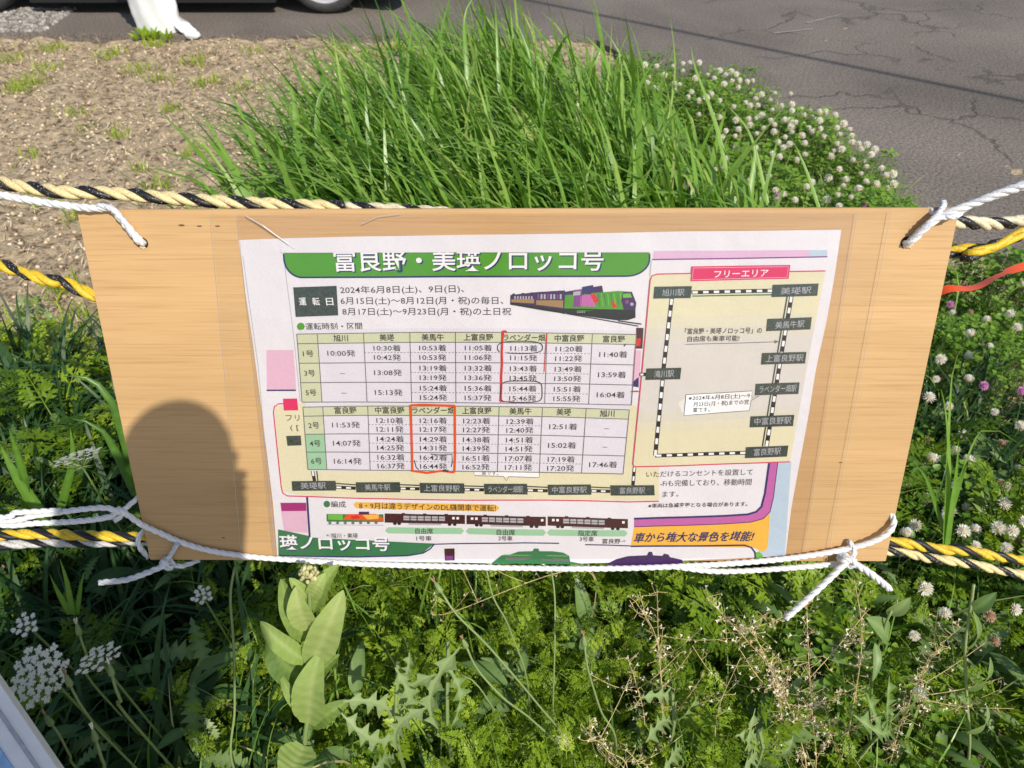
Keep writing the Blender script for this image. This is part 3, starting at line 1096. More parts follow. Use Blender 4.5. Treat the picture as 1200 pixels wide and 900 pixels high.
def flush_text():
    keys = {}
    obs = []
    for q in TEXTQ:
        k = (q[1], q[9])
        if k not in keys:
            c = bpy.data.curves.new('t', 'FONT'); c.body = q[1]; c.resolution_u = 2 if q[6] < 14 else 4; c.offset = q[9]
            o = bpy.data.objects.new('t', c); COL.objects.link(o); keys[k] = o; obs.append((o, c))
    bpy.context.view_layer.update()
    dg = bpy.context.evaluated_depsgraph_get()
    geo = {}
    for k, o in keys.items():
        me = bpy.data.meshes.new_from_object(o.evaluated_get(dg))
        geo[k] = ([v.co.copy() for v in me.vertices], [tuple(p.vertices) for p in me.polygons])
        bpy.data.meshes.remove(me)
    for o, c in obs:
        bpy.data.objects.remove(o); bpy.data.curves.remove(c)
    for (pr, s, xl, yl, xr, yr, h, col, L, bold, skew, crop) in TEXTQ:
        V, F = geo[(s, bold)]
        if not V: continue
        x0 = min(v.x for v in V); x1 = max(v.x for v in V)
        a = Vector((*uv(xl, yl), 0)); b = Vector((*uv(xr, yr), 0))
        d = b - a; ln = d.length; d.normalize()
        up = Vector((d.y, -d.x, 0))
        xm, ym = (xl + xr) / 2, (yl + yr) / 2
        hh = (Vector((*uv(xm, ym - h), 0)) - Vector((*uv(xm, ym), 0))).length
        sx = ln / (x1 - x0); sy = hh / .86
        out = []
        for v in V:
            q = a + d * ((v.x - x0) * sx + v.y * sy * skew) + up * ((v.y + .04) * sy)
            out.append(P(q.x, q.y, warp(q.x, q.y) + L * .00012))
        pr.add(out, F, IK.index(col))


# paper sheet
posterT = [(280, 281), (350, 278.5), (420, 277), (560, 275), (700, 273), (800, 271), (900, 270), (985, 269)]
paper = Print()
left = [(280, 281), (288, 350), (297, 420), (305, 500), (313, 560), (320, 610), (325, 652)]
right = [(985, 269), (977, 330), (968, 385), (956, 430), (947, 480), (937, 545), (927, 605), (920, 650)]


def along(pl, t):
    n = len(pl) - 1; k = min(int(t * n), n - 1); f = t * n - k
    return (pl[k][0] * (1 - f) + pl[k + 1][0] * f, pl[k][1] * (1 - f) + pl[k + 1][1] * f)


V = []; nx_, ny_ = 60, 36
for j in range(ny_ + 1):
    t = j / ny_
    l_ = along(left, t); r_ = along(right, t)
    for i in range(nx_ + 1):
        q = i / nx_
        x = l_[0] * (1 - q) + r_[0] * q
        ytop = np.interp(x, [p[0] for p in posterT], [p[1] for p in posterT])
        yb = 651 + 9 * math.sin(math.pi * min(1, max(0, (x - 325) / 595))) ** .7 - (0 if x < 620 else 2 * (x - 620) / 300)
        y = (l_[1] * (1 - q) + r_[1] * q)
        y = ytop + (yb - ytop) * t
        V.append(paper.pt(x, y, 0))
F = [(j * (nx_ + 1) + i, (j + 1) * (nx_ + 1) + i, (j + 1) * (nx_ + 1) + i + 1, j * (nx_ + 1) + i + 1) for j in range(ny_) for i in range(nx_)]
paper.add(V, F, IK.index('paper'))

# ---- left strip and cream panel behind the timetables
pl = Print()
pl.line([(285, 300), (303, 430), (322, 640)], .8, 'wgrey', 1)
pl.line([(333, 300), (343, 380), (352, 470)], .8, 'wgrey', 1)
pl.band((312.5, 410), (344, 410), (347.5, 456), (313, 456), 'ltpink', 1)
pl.line([(313, 457), (347, 457)], 1.8, 'navy', 2)
cl_ = [(321, 482), (322, 476), (327, 472.5)]
pl.curve([(322, 476), (350, 472), (450, 472), (600, 472), (743, 474), (772, 500)], [(330, 575), (352, 580), (450, 583), (600, 585), (743, 586), (772, 586.5)], 'cream', 1)
pl.line([(349, 472.5), (327, 472.7), (322, 476), (321, 482), (325, 520), (330, 570), (331.5, 577), (337, 580.7), (400, 582.5), (480, 584.5), (560, 585.5), (640, 585), (700, 586.5), (735, 587.5), (772, 587)], 1.4, 'pinkline', 2)
pl.band((332, 466.7), (348.5, 466.5), (350, 480.3), (333, 480.5), 'pink', 3)
text(pl, 'フリ', 336, 492.5, 352, 492.5, 7.5, 'text', 3)
text(pl, '( [', 341, 503, 351, 503, 6.5, 'text', 3)
pl.band((336, 510), (353, 509.5), (354, 521), (337.5, 521.5), 'plate', 3)
# bottom left strips
pl.band((328.8, 588.8), (358.9, 588.6), (359.5, 598.3), (330, 598.8), 'mag2', 2)
pl.band((329.5, 598.8), (359.5, 598.3), (361, 624), (333, 622), 'ltpink', 2)
pl.line([(360.2, 582), (361.6, 605), (363.5, 632)], 2.4, 'navy', 3)

# station line at the foot of the panel
NAMES = [('美瑛駅', 342.2, 563, 393.8, 562.5, 11.5), ('美馬牛駅', 417.3, 564, 469, 564, 12), ('上富良野駅', 492, 564.8, 544, 565.3, 12), ('ラベンダー畑駅', 567.2, 566, 617.7, 566, 12.4), ('中富良野駅', 641.7, 567, 692.3, 567, 12), ('富良野駅', 714.8, 568, 766.4, 567.8, 12)]
for i, (s, x0, y0, x1, y1, h) in enumerate(NAMES):
    pl.band((x0, y0), (x1, y1), (x1 + .6, y1 + h), (x0 + .8, y0 + h), 'plate', 6)
    m_ = 11 if len(s) < 5 else 5
    text(pl, s, x0 + m_, y0 + h - 2.6, x1 - m_, y1 + h - 2.6, 7, 'wgrey', 7)
    if i:
        q = NAMES[i - 1]
        pl.rails((q[3], q[4] + 7.5), (x0, y0 + 7.2), 3, 3.8, 5)
        pl.line([(q[3], q[4] + 3.2), (x0, y0 + 3.2)], 1.5, 'plate', 3)
pl.rails((366.5, 550), (369, 563), 3, 4, 5)
pl.line([(371.5, 550), (373, 563)], 1.5, 'plate', 3)
pl.rails((743.5, 546), (741.5, 568), 3, 4, 5)
pl.band((555, 551), (632, 552), (632, 559.5), (555, 556.5), 'white', 4)
pl.line([(555.5, 551), (556, 556.3), (590, 557.5), (593.5, 563), (596, 557.8), (632, 559), (632, 552)], .8, 'grey', 5)
text(pl, '業です。', 564.5, 555.6, 584, 556, 4.5, 'text', 5)

# ---- banner
bn = Print()
top = []; bot = []
for i in range(81):
    t = i / 80
    t = .5 - .5 * math.cos(math.pi * t)
    x = 333.5 + (761 - 333.5) * t
    yt = 295.9 - .5 * math.sin(t * 3.14)
    yb = 325.8 - 1.5 * t
    dl = x - 333.5; dr = 761 - x
    if dl < 22: yb = 302 + (325.8 - 302) * math.sqrt(max(0, 1 - (1 - dl / 22) ** 2))
    if dr < 26: yb = 304 + (324.3 - 304) * math.sqrt(max(0, 1 - (1 - dr / 26) ** 2))
    top.append((x, yt)); bot.append((x, yb - 1.2))
bn.curve(top, bot, 'green', 4)
bn.line([(333, 297)] + bot + [(761, 297)], 1.9, 'navy', 5)
TITLE = '富良野・美瑛ノロッコ号'
text(bn, TITLE, 394.6, 317.9, 708.2, 316.8, 23, 'navy', 6, .010)
text(bn, TITLE, 393, 316.3, 706.5, 315.4, 23, 'white', 10, .012)
bn.band((330, 287), (762, 284), (762, 295.2), (330, 295.6), 'paper', 13)
# top right strips
bn.band((766, 294), (948, 292.6), (948, 300.6), (765, 303.5), 'lav', 2)
bn.band((948, 292.6), (968.6, 292.4), (968.4, 300), (948, 300.6), 'ltblue', 2)
bn.line([(764, 304), (860, 302.5), (968.4, 300.3)], 1.4, 'vio', 3)
bn.line([(763, 305), (761.5, 322)], 1, 'wgrey', 3)

# ---- dates
dt = Print()
dt.band((344.3, 336.2), (395, 334.4), (397, 369), (347, 371), 'plate', 3)
for s, x in (('運', 351.6), ('転', 367.3), ('日', 383.2)): text(dt, s, x, 357, x + 8.4, 356.7, 8.6, 'white', 4, .01)
text(dt, '2024年6月8日(土)、9日(日)、', 399.5, 343.2, 544, 342, 8.2, 'text', 3)
text(dt, '6月15日(土)～8月12日(月・祝)の毎日、', 400, 355.8, 590, 355.7, 8.2, 'text', 3)
text(dt, '8月17日(土)～9月23日(月・祝)の土日祝', 402, 368.4, 599.2, 368.5, 8.2, 'text', 3)
dt.dot(353, 382.2, 4.6, 'green', 3)
text(dt, '運転時刻・区間', 358.8, 386, 425.2, 385.3, 7.8, 'text', 3, .008)

# ---- train picture
tp = Print()
def BB(*l): return [(500 + x / 4.2857, 260 + y / 4.2857) for x, y in l]
tp.band(*BB((420, 366), (545, 352), (545, 425), (420, 410)), 'purple', 3)
tp.band(*BB((545, 352), (695, 342), (695, 462), (545, 425)), 'purple', 3)
tp.band(*BB((425, 388), (540, 385), (540, 408), (425, 402)), 'tan', 4)
tp.band(*BB((550, 392), (685, 392), (685, 430), (550, 414)), 'tan', 4)
for k in range(7): x = 440 + k * 14; tp.band(*BB((x, 372), (x + 7, 371), (x + 7, 386), (x, 386)), 'wgrey', 5)
for k in range(8): x = 556 + k * 16; tp.band(*BB((x, 362), (x + 9, 361), (x + 9, 386), (x, 386)), 'wgrey' if k % 3 else 'vio', 5)
for k in range(6): x = 430 + k * 46; tp.line(BB((x, 362 - k * 3), (x + 14, 360 - k * 3)), 1.2, 'black', 5)
tp.band(*BB((690, 350), (880, 318), (890, 372), (690, 385)), 'purple', 4)
tp.band(*BB((780, 325), (835, 315), (840, 350), (780, 352)), 'navy', 5)
tp.poly(BB((695, 366), (690, 436), (780, 446), (930, 440), (1045, 445), (1052, 410), (1030, 350), (960, 345), (880, 352)), 'green', 5)
tp.poly(BB((742, 340), (780, 336), (775, 425), (735, 425)), 'vio', 6)
tp.poly(BB((770, 370), (820, 362), (850, 425), (770, 420)), 'magenta', 6)
tp.poly(BB((820, 362), (845, 360), (870, 400), (840, 405)), 'red', 6)
tp.poly(BB((735, 350), (772, 345), (770, 365), (735, 368)), 'wgrey', 7)
tp.poly(BB((925, 400), (945, 392), (955, 425), (935, 432)), 'red', 6)
for k in range(9): x = 860 + k * 16; tp.line(BB((x, 358), (x + 8, 420)), 1.1, 'ltg' if k % 2 else 'dgreen', 6)
tp.poly(BB((985, 352), (1030, 350), (1052, 405), (1048, 440), (990, 440), (975, 395)), 'purple', 7)
tp.poly(BB((985, 360), (1022, 357), (1030, 378), (985, 380)), 'ltg', 8)
tp.dot(*BB((1005, 400))[0], 2.4, 'vio', 8); tp.dot(*BB((1030, 412))[0], 2, 'wgrey', 8)
tp.poly(BB((690, 432), (1048, 440), (1048, 480), (1010, 492), (950, 492), (860, 480), (690, 456)), 'black', 6)
tp.poly(BB((420, 402), (690, 440), (690, 458), (600, 445), (420, 414)), 'black', 6)
tp.line(BB((700, 458), (860, 486), (1062, 522)), 1.2, 'black', 6); tp.line(BB((960, 495), (1078, 512)), 1.4, 'black', 6)
for k in range(4): tp.line(BB((755 + k * 11, 450), (761 + k * 11, 451)), 1.4, 'wgrey', 8)
tp.band((745.5, 383.7), (754, 384), (752.5, 408), (744.5, 408), 'brown', 3)
tp.band((745.5, 396), (751, 396), (750, 405), (745, 405), 'red', 4)
tp.band((743, 410), (751, 410), (749, 450), (740, 450), 'ltpink', 3)
tp.poly([(742, 446), (748, 441), (748, 453), (741, 452)], 'navy', 4)
tp.line([(739.6, 458), (747, 457.5)], 1.5, 'navy', 4)

# ---- timetables
tt = Print()
tt.curve([(352, 386), (480, 384), (600, 384), (744, 387)], [(363, 551), (480, 551), (600, 551), (731, 554)], 'paste', 5)


def table(Q, cu, rv, heads, rows, labcols):
    def pt(u, v):
        a = Vector(Q[0]).lerp(Vector(Q[1]), u); b = Vector(Q[3]).lerp(Vector(Q[2]), u)
        q = a.lerp(b, v); return (q.x, q.y - 2.6 * math.sin(math.pi * u) * (1 - v) - .8 * math.sin(math.pi * u) * v)
    def cell(u0, v0, u1, v1, col, L): tt.band(pt(u0, v0), pt(u1, v0), pt(u1, v1), pt(u0, v1), col, L)
    for i in range(8): cell(cu[i], 0, cu[i + 1], rv[1], 'head', 6)
    for j in range(3): cell(0, rv[1 + j], cu[1], rv[2 + j], labcols[j], 6)
    for v in rv: tt.line([pt(u / 20, v) for u in range(21)], .95, 'grey', 8)
    for u in cu: tt.line([pt(u, v / 4) for v in range(5)], .95, 'grey', 8)
    rh = 11.2
    for i, s in enumerate(heads):
        c = pt((cu[i + 1] + cu[i + 2]) / 2, rv[1]); wd = min(len(s) * 8.6, 49) / 2
        text(tt, s, c[0] - wd, c[1] - 2.4, c[0] + wd, c[1] - 2.4, 7.4, 'text', 9, .014)
    for j, (lab, cells) in enumerate(rows):
        c = pt(cu[1] / 2, (rv[1 + j] + rv[2 + j]) / 2)
        text(tt, lab, c[0] - 6.3, c[1] + 3.6, c[0] + 6.3, c[1] + 3.6, 7, 'text', 9, .01)
        for i, s in enumerate(cells):
            cm = (cu[i + 1] + cu[i + 2]) / 2; vm = (rv[1 + j] + rv[2 + j]) / 2
            if isinstance(s, tuple):
                for k, q in enumerate(s):
                    c = pt(cm, vm + (k - .5) * (rv[2] - rv[1]) * .47)
                    text(tt, q, c[0] - 15.8, c[1] + 3.3, c[0] + 15.8, c[1] + 3.5, 6.8, 'text', 9)
                tt.line([pt(cu[i + 1], vm), pt(cm, vm), pt(cu[i + 2], vm)], .7, 'grey', 8, dash=1.9)
            else:
                c = pt(cm, vm); wd = 16.3 if len(s) > 1 else 2.8
                text(tt, s, c[0] - wd, c[1] + 3.4, c[0] + wd, c[1] + 3.6, 7 if len(s) > 1 else 7, 'text', 9)


def two(s): a, b = s.split('/'); return (a + '着', b + '発')


table([(348.3, 391), (745.5, 391.5), (739.5, 473.6), (354.5, 470.6)], [0, .0605, .197, .333, .4675, .603, .737, .8705, 1], [0, .142, .43, .715, 1],
      ['旭川', '美瑛', '美馬牛', '上富良野', 'ラベンダー畑', '中富良野', '富良野'],
      [('1号', ['10:00発', two('10:30/10:42'), two('10:53/10:53'), two('11:05/11:06'), two('11:13/11:15'), two('11:20/11:22'), '11:40着']),
       ('3号', ['–', '13:08発', two('13:19/13:19'), two('13:32/13:36'), two('13:43/13:45'), two('13:49/13:50'), '13:59着']),
       ('5号', ['–', '15:13発', two('15:24/15:24'), two('15:36/15:37'), two('15:44/15:46'), two('15:51/15:55'), '16:04着'])], ['head', 'head', 'head'])
table([(355.6, 476.4), (737.2, 479.4), (730, 554.8), (361.4, 549.2)], [0, .0603, .198, .333, .466, .601, .734, .868, 1], [0, .145, .434, .72, 1],
      ['富良野', '中富良野', 'ラベンダー畑', '上富良野', '美馬牛', '美瑛', '旭川'],
      [('2号', ['11:53発', two('12:10/12:11'), two('12:16/12:17'), two('12:23/12:27'), two('12:39/12:40'), '12:51着', '–']),
       ('4号', ['14:07発', two('14:24/14:25'), two('14:29/14:31'), two('14:38/14:39'), two('14:51/14:51'), '15:02着', '–']),
       ('6号', ['16:14発', two('16:32/16:37'), two('16:42/16:44'), two('16:51/16:52'), two('17:07/17:11'), two('17:19/17:20'), '17:46着'])], ['head', 'mint', 'mint'])

# ---- hand-drawn marks
HM = []
def mark(pts, w_, c_, L_):
    q = Print(); q.line(pts, w_, c_, L_); HM.append(q)
def wob(pts, a=.5): return [(x + random.uniform(-a, a), y + random.uniform(-a, a)) for x, y in pts]
mark(wob([(589.5, 387.5), (589, 400), (588.5, 412), (588, 425), (587.6, 440), (587, 455), (587, 469)]), 2.7, 'red', 12)
mark(wob([(588, 388), (592, 387.3), (594, 388.5)], .2), 2.6, 'red', 12)
mark(wob([(587, 469), (593, 469.6), (603, 469.8)], .3), 1.4, 'red', 12)
mark([(640.7, 389.6), (639, 410), (637.6, 435)], 1.0, 'red', 12)
def loop(cx, cy, rx, ry, e=.5, a0=0, a1=6.9, n=40):
    o = []
    for i in range(n):
        t = a0 + (a1 - a0) * i / (n - 1)
        c, s = math.cos(t), math.sin(t)
        o.append((cx + rx * math.copysign(abs(c) ** e, c) + i * .03, cy + ry * math.copysign(abs(s) ** e, s) - i * .02))
    return o
mark(loop(609, 406.6, 26, 7.4, .7, 2.6, 8.4), .95, 'pen', 13)
mark(loop(610.5, 458.5, 24, 12.8, .45, 2.3, 8.3), 1.0, 'pen', 13)
mark(wob([(481.8, 474.3), (495, 473.6), (515, 474.2), (533.3, 474.8)], .4), 2.8, 'orange', 12)
mark(wob([(533, 474), (533.4, 500), (533.2, 530), (533, 552)], .4), 2.8, 'orange', 12)
mark(wob([(481.5, 474), (482.2, 500), (483, 530), (484, 551)], .5), 2.8, 'orange', 12)
mark(wob([(483, 550.8), (500, 552.5), (518, 551), (533, 552.2)], .5), 2.5, 'orange', 12)
mark([(486, 538), (488, 546), (491, 549)], 1, 'pen', 13); mark([(505, 531), (515, 532), (530, 531.4), (530.5, 540), (529, 546)], .9, 'pen', 13)
mark([(519, 550), (526, 550.6)], 2, 'pen', 13); mark([(733, 402), (731, 405)], 1.2, 'pen', 13)

# ---- formation section
fm = Print()
fm.dot(383.4, 590, 3.9, 'dgreen', 3)
text(fm, '編成', 388.5, 593.4, 406, 593.6, 7, 'text', 3, .008)
fm.curve([(414.6, 590.5), (417, 587.6), (480, 588.6), (560, 590), (581, 590.6), (585, 594)], [(414.8, 591), (418, 594.8), (480, 596.8), (560, 598.4), (581, 598.8), (585, 595)], 'yellow', 2)
text(fm, '8・9月は違うデザインのDL機関車で運転!', 421.5, 595, 581, 598.2, 7.2, 'text', 6, .006)
# engine and three carriages
fm.band((383, 601.5), (449.5, 602), (450, 611), (383.2, 610.5), 'dgreen', 3)
fm.band((385, 602), (402, 602), (402, 608.5), (385, 608), 'ltg', 4)
fm.poly([(402, 608), (407, 601.5), (440, 601.5), (449, 606), (449, 609.5)], 'orange', 4)
fm.poly([(425, 602.5), (444, 602), (444, 607), (431, 608)], 'yellow', 5)
fm.poly([(411, 604), (419, 602.8), (423, 606), (414, 607.5)], 'red', 5)
fm.band((421, 598.6), (433, 598.8), (433, 602), (421, 602), 'purple', 5)
for x in range(387, 448, 9): fm.dot(x, 612, 2, 'grey', 4, 1.5)
fm.line([(383, 614), (450, 615)], .8, 'wgrey', 3)
for (xa, ya, xb, yb) in ((451, 601, 545, 602.8), (546.8, 603, 639.6, 604.5), (641.8, 604, 735.6, 607.4)):
    fm.curve([(xa + (xb - xa) * t / 8, ya + (yb - ya) * t / 8) for t in range(9)], [(xa + (xb - xa) * t / 8, ya + 10.8 + (yb - ya) * t / 8) for t in range(9)], 'brown', 3)
    d = yb - ya
    first = xa < 500
    for k in range(6):
        x = xa + (22 if first else 17) + k * 8.3 + (0 if first else 1)
        y = ya + 2.2 + d * (x - xa) / 94
        fm.band((x, y), (x + 7, y + .1), (x + 7, y + 5.4), (x, y + 5.2), 'wgrey', 4)
        fm.line([(x, y + 2.7), (x + 7, y + 2.8)], .6, 'brown', 5)
    for x in ((xa + 79, xa + 84) if first else (xa + 5, xa + 10, xa + 87)):
        y = ya + 2.6 + d * (x - xa) / 94
        fm.band((x, y), (x + 3, y), (x + 3, y + 2.8), (x, y + 2.8), 'white', 4)
    fm.line([(xa + 28, ya + 11.8 + d * .3), (xa + 66, ya + 11.8 + d * .7)], 2.0, 'wgrey', 3)
    for x in (xa + 12, xa + 17, xa + 76, xa + 82): fm.dot(x, ya + 11.6 + d * (x - xa) / 94, 2.2, 'black', 4, 1.7)
    for x in (xa + 20, xa + 45, xa + 70): fm.line([(x, ya - .4 + d * (x - xa) / 94), (x + 4, ya - .4 + d * (x - xa) / 94)], 1, 'black', 4)
for (x0, x1, y) in ((452, 543.6, 617.2), (546.4, 639.6, 618.4), (641.4, 735, 619.4)): fm.curve([(x0, y + 3), (x0 + 3, y), ((x0 + x1) / 2, y + .6), (x1 - 3, y + 1), (x1, y + 4)], [(x0, y + 5), (x0 + 3, y + 7.2), ((x0 + x1) / 2, y + 8), (x1 - 3, y + 8.4), (x1, y + 5)], 'mint', 2)
for s, x0, y, x1 in (('自由席', 487, 624.6, 507.6), ('自由席', 582, 625.8, 603.5), ('指定席', 676.8, 626.4, 699.6)): text(fm, s, x0, y, x1, y + .2, 6.2, 'text', 4, .012)
for s, x0, y, x1 in (('1号車', 488.2, 632.8, 506), ('2号車', 584, 632.4, 600.6), ('3号車', 679, 633, 695.5), ('富良野→', 705.4, 635.6, 733), ('←旭川・美瑛', 383, 629.3, 420)): text(fm, s, x0, y, x1, y + .3, 5.4, 'text', 4, .01)
fm.line([(530, 637), (570, 636.2), (615, 635.2), (655, 635.6)], 1.4, 'navy', 3); fm.line([(685.6, 637), (710, 637.6), (739, 639)], 1.3, 'purple', 3)
fm.line([(509, 637.4), (530, 637)], 1.3, 'navy', 3)

# ---- second banner and cut-off engines at the foot
sb = Print()
tb = [(326, 620), (363, 627.5), (363.6, 629), (420, 632), (470, 634.5), (509, 636.5)]
bb = [(326.6, 649.5), (363, 650.5), (364, 650.6), (420, 651.5), (470, 650.8), (496, 647)]
sb.curve(tb, bb, 'dgreen', 3)
sb.line([(509, 637), (504, 643), (496, 647.6), (478, 650.4), (420, 651.8), (327, 650.3)], 1.6, 'navy', 4)
text(sb, '瑛ノロッコ号', 329.6, 643.3, 458, 645.2, 15, 'navy', 5, .01)
text(sb, '瑛ノロッコ号', 328.6, 641.8, 457, 643.9, 15, 'white', 8, .02)
sb.band((520.7, 642.7), (532.8, 642.5), (532.8, 656.5), (521.5, 656.8), 'brown', 3)
sb.band((522, 651), (531, 651), (531, 656), (522.4, 656), 'vio', 4)
sb.poly([(576, 659.5), (588, 650), (598, 649), (608, 645.5), (624, 645), (626, 641.8), (631, 641.8), (632, 645), (648, 645), (660, 646.5), (667, 650.5), (668, 657), (687, 660.5)], 'dgreen', 3)
sb.line([(592, 654), (630, 654), (666, 655.6)], 3.4, 'grey', 4); sb.line([(590, 649.6), (665, 650.4)], 1, 'ltg', 4)
sb.poly([(709, 661), (722, 654.5), (736, 651), (758, 650), (760, 646), (764, 646), (765, 650), (776, 650.6), (778, 648), (783, 649), (785, 652), (799, 655), (801, 661)], 'purple', 3)
sb.line([(762, 648), (762, 661)], 2, 'navy', 4)
# magenta frame, yellow band, pale blue edge
sb.curve([(906, 541), (913, 541), (927, 541)], [(888, 650), (905, 650), (919, 650)], 'ltblue', 2)
outer = [(743, 616.6), (800, 615), (850, 613), (880, 611), (894, 607), (902, 599), (906, 582), (911, 541)]
inner = [(743, 607), (800, 605.6), (850, 603.6), (876, 602), (886, 599), (892, 593), (896, 578), (901, 541)]
sb.curve(inner, outer, 'magenta', 4)
sb.line([(x, y) for x, y in inner], 2.2, 'navy', 5); sb.line(outer, .9, 'purple', 5)
sb.band((743, 616.8), (880, 611.5), (897, 641), (739, 639), 'yellow', 2)
sb.poly([(880, 611.5), (893, 607.6), (902, 601), (899, 641), (893, 646), (884, 641)], 'yellow', 3)
sb.line([(739, 639.4), (830, 638.6), (872, 637.8), (880, 640.5), (884, 646), (884.5, 652)], 1.8, 'navy', 5)
sb.poly([(884.5, 646), (889, 645.5), (893.5, 649.5), (893, 652), (885, 653)], 'ltg', 4)
text(sb, '車から雄大な景色を堪能!', 742, 634.4, 881, 632.4, 10.4, 'navy', 5, .02, .25)
# wifi text block
for s, x0, y0, x1, y1, h, bo in (('いただけるコンセントを設置して', 757, 558.6, 881.5, 555.6, 6.6, 0), ('-Fiも完備しており、移動時間', 773.5, 569.5, 880, 567.5, 7, .0), ('ます。', 776, 582, 795, 581.4, 6.6, 0), ('※車両は急遽変更となる場合があります。', 759.5, 594.6, 875.4, 592.2, 4.8, .012)): text(sb, s, x0, y0, x1, y1, h, 'text', 4, bo)

# ---- free area map
mpn = Print()
for (y0_, y1_, c) in ((0, .22, 'cream'), (.22, .28, 'creamb'), (.28, .34, 'creamc'), (.34, .72, 'creamw'), (.72, .77, 'creamc'), (.77, .82, 'creamb'), (.82, 1, 'cream')):
    A = (762 - 20 * y0_, 321.5 + 224.5 * y0_); D = (762 - 20 * y1_, 321.5 + 224.5 * y1_)
    B_ = (966 - 41 * y0_, 317 + 223 * y0_); C_ = (966 - 41 * y1_, 317 + 223 * y1_)
    mpn.band(A, B_, C_, D, c, 6)
mpn.line([(966, 316.8), (900, 318), (830, 319.6), (770, 321), (764, 323), (761.8, 328), (758, 370), (752, 433), (746.5, 490), (741.5, 543), (743, 546.2), (800, 544.8), (860, 542.5), (925, 540.3)], 1.4, 'pinkline', 8)
mpn.line([(739, 458), (750, 457.8)], 1.2, 'pinkline', 8)
mpn.band((810, 311.8), (925, 309.8), (923, 326), (808.8, 329.2), 'pink', 9)
mpn.line([(812, 313.6), (922.6, 311.8), (921, 324.4), (811, 327.4)], .6, 'lav', 10, closed=True)
text(mpn, 'フリーエリア', 836, 325, 899, 323.3, 8.6, 'white', 11, .01)
mpn.rails((810, 342.3), (905, 340), 8, 4.6, 6)
mpn.line([(811, 346.6), (905, 344.8)], 1.5, 'dgreen', 8)
mpn.rails((787, 349), (777, 432), 8, 5, 6.4); mpn.rails((776, 444), (767.5, 533), 8, 5, 6.4); mpn.rails((767.5, 533), (873, 529.7), 8, 4.4, 6)
mpn.rails((926.5, 346), (897.6, 522), 8, 5, 6.4)
mpn.line([(921.5, 346), (892.8, 522)], 1.7, 'plate', 8)
for s, x0, y0, x1, y1, h in (('旭川駅', 766.6, 335.6, 810.4, 334.8, 14), ('美瑛駅', 904.5, 333, 958, 331.4, 14.4), ('美馬牛駅', 898.4, 373, 950.4, 371, 14.4), ('上富良野駅', 892.4, 413, 944.4, 411.8, 13.6), ('ラベンダー畑駅', 885, 449, 936.4, 447.4, 13.6), ('中富良野駅', 879, 487, 930, 485.2, 13), ('富良野駅', 873.5, 523, 923, 521, 13), ('滝川駅', 757, 430.8, 798, 430, 13.4)):
    mpn.band((x0, y0), (x1, y1), (x1 - 1.6, y1 + h), (x0 - 1.2, y0 + h), 'plate', 11)
    m_ = 9 if len(s) < 5 else 4
    text(mpn, s, x0 + m_, y0 + h - 3.2, x1 - m_, y1 + h - 3.2, 7.6, 'wgrey', 12)
mpn.rails((749, 438), (757, 437.6), 8, 4, 3)
text(mpn, '「富良野・美瑛ノロッコ号」の', 802, 391, 892, 389.6, 6.4, 'text', 9, .012)
text(mpn, '自由席も乗車可能!', 805, 399.8, 865.7, 398.8, 6.2, 'text', 9, .012)
mpn.line([(802.8, 403), (860, 401.6), (908, 400)], .8, 'grey', 9); mpn.poly([(907, 397.8), (912.5, 399.9), (907, 402)], 'grey', 9)
mpn.band((803.3, 461.4), (880.8, 457.3), (877.5, 480.3), (801, 485.4), 'white', 9)
mpn.line([(803.3, 461.4), (880.8, 457.3), (880.3, 465), (889, 463.2), (879.4, 468.6), (877.5, 480.3), (801, 485.4)], .8, 'grey', 10, closed=True)
for s, x0, y0, x1, y1 in (('※2024年6月8日(土)～9', 806, 468, 878, 465), ('月23日(月・祝)までの営', 811.5, 475, 876.6, 472.6), ('業です。', 811, 481.8, 831, 480.8)): text(mpn, s, x0, y0, x1, y1, 5.2, 'text', 11, .008)

flush_text()
pap = paper.build('timetable_poster', IMAT, wr, smooth=True)
for pr, nm in ((pl, 'station_strip_print'), (bn, 'title_banner_print'), (dt, 'running_dates_print'), (tp, 'train_picture_print'), (tt, 'timetable_print'), (fm, 'train_formation_print'), (sb, 'lower_banner_print'), (mpn, 'route_map_print')):
    pr.build(nm, IMAT, pap)

for q in HM: q.build('pen_mark', IMAT, pap)
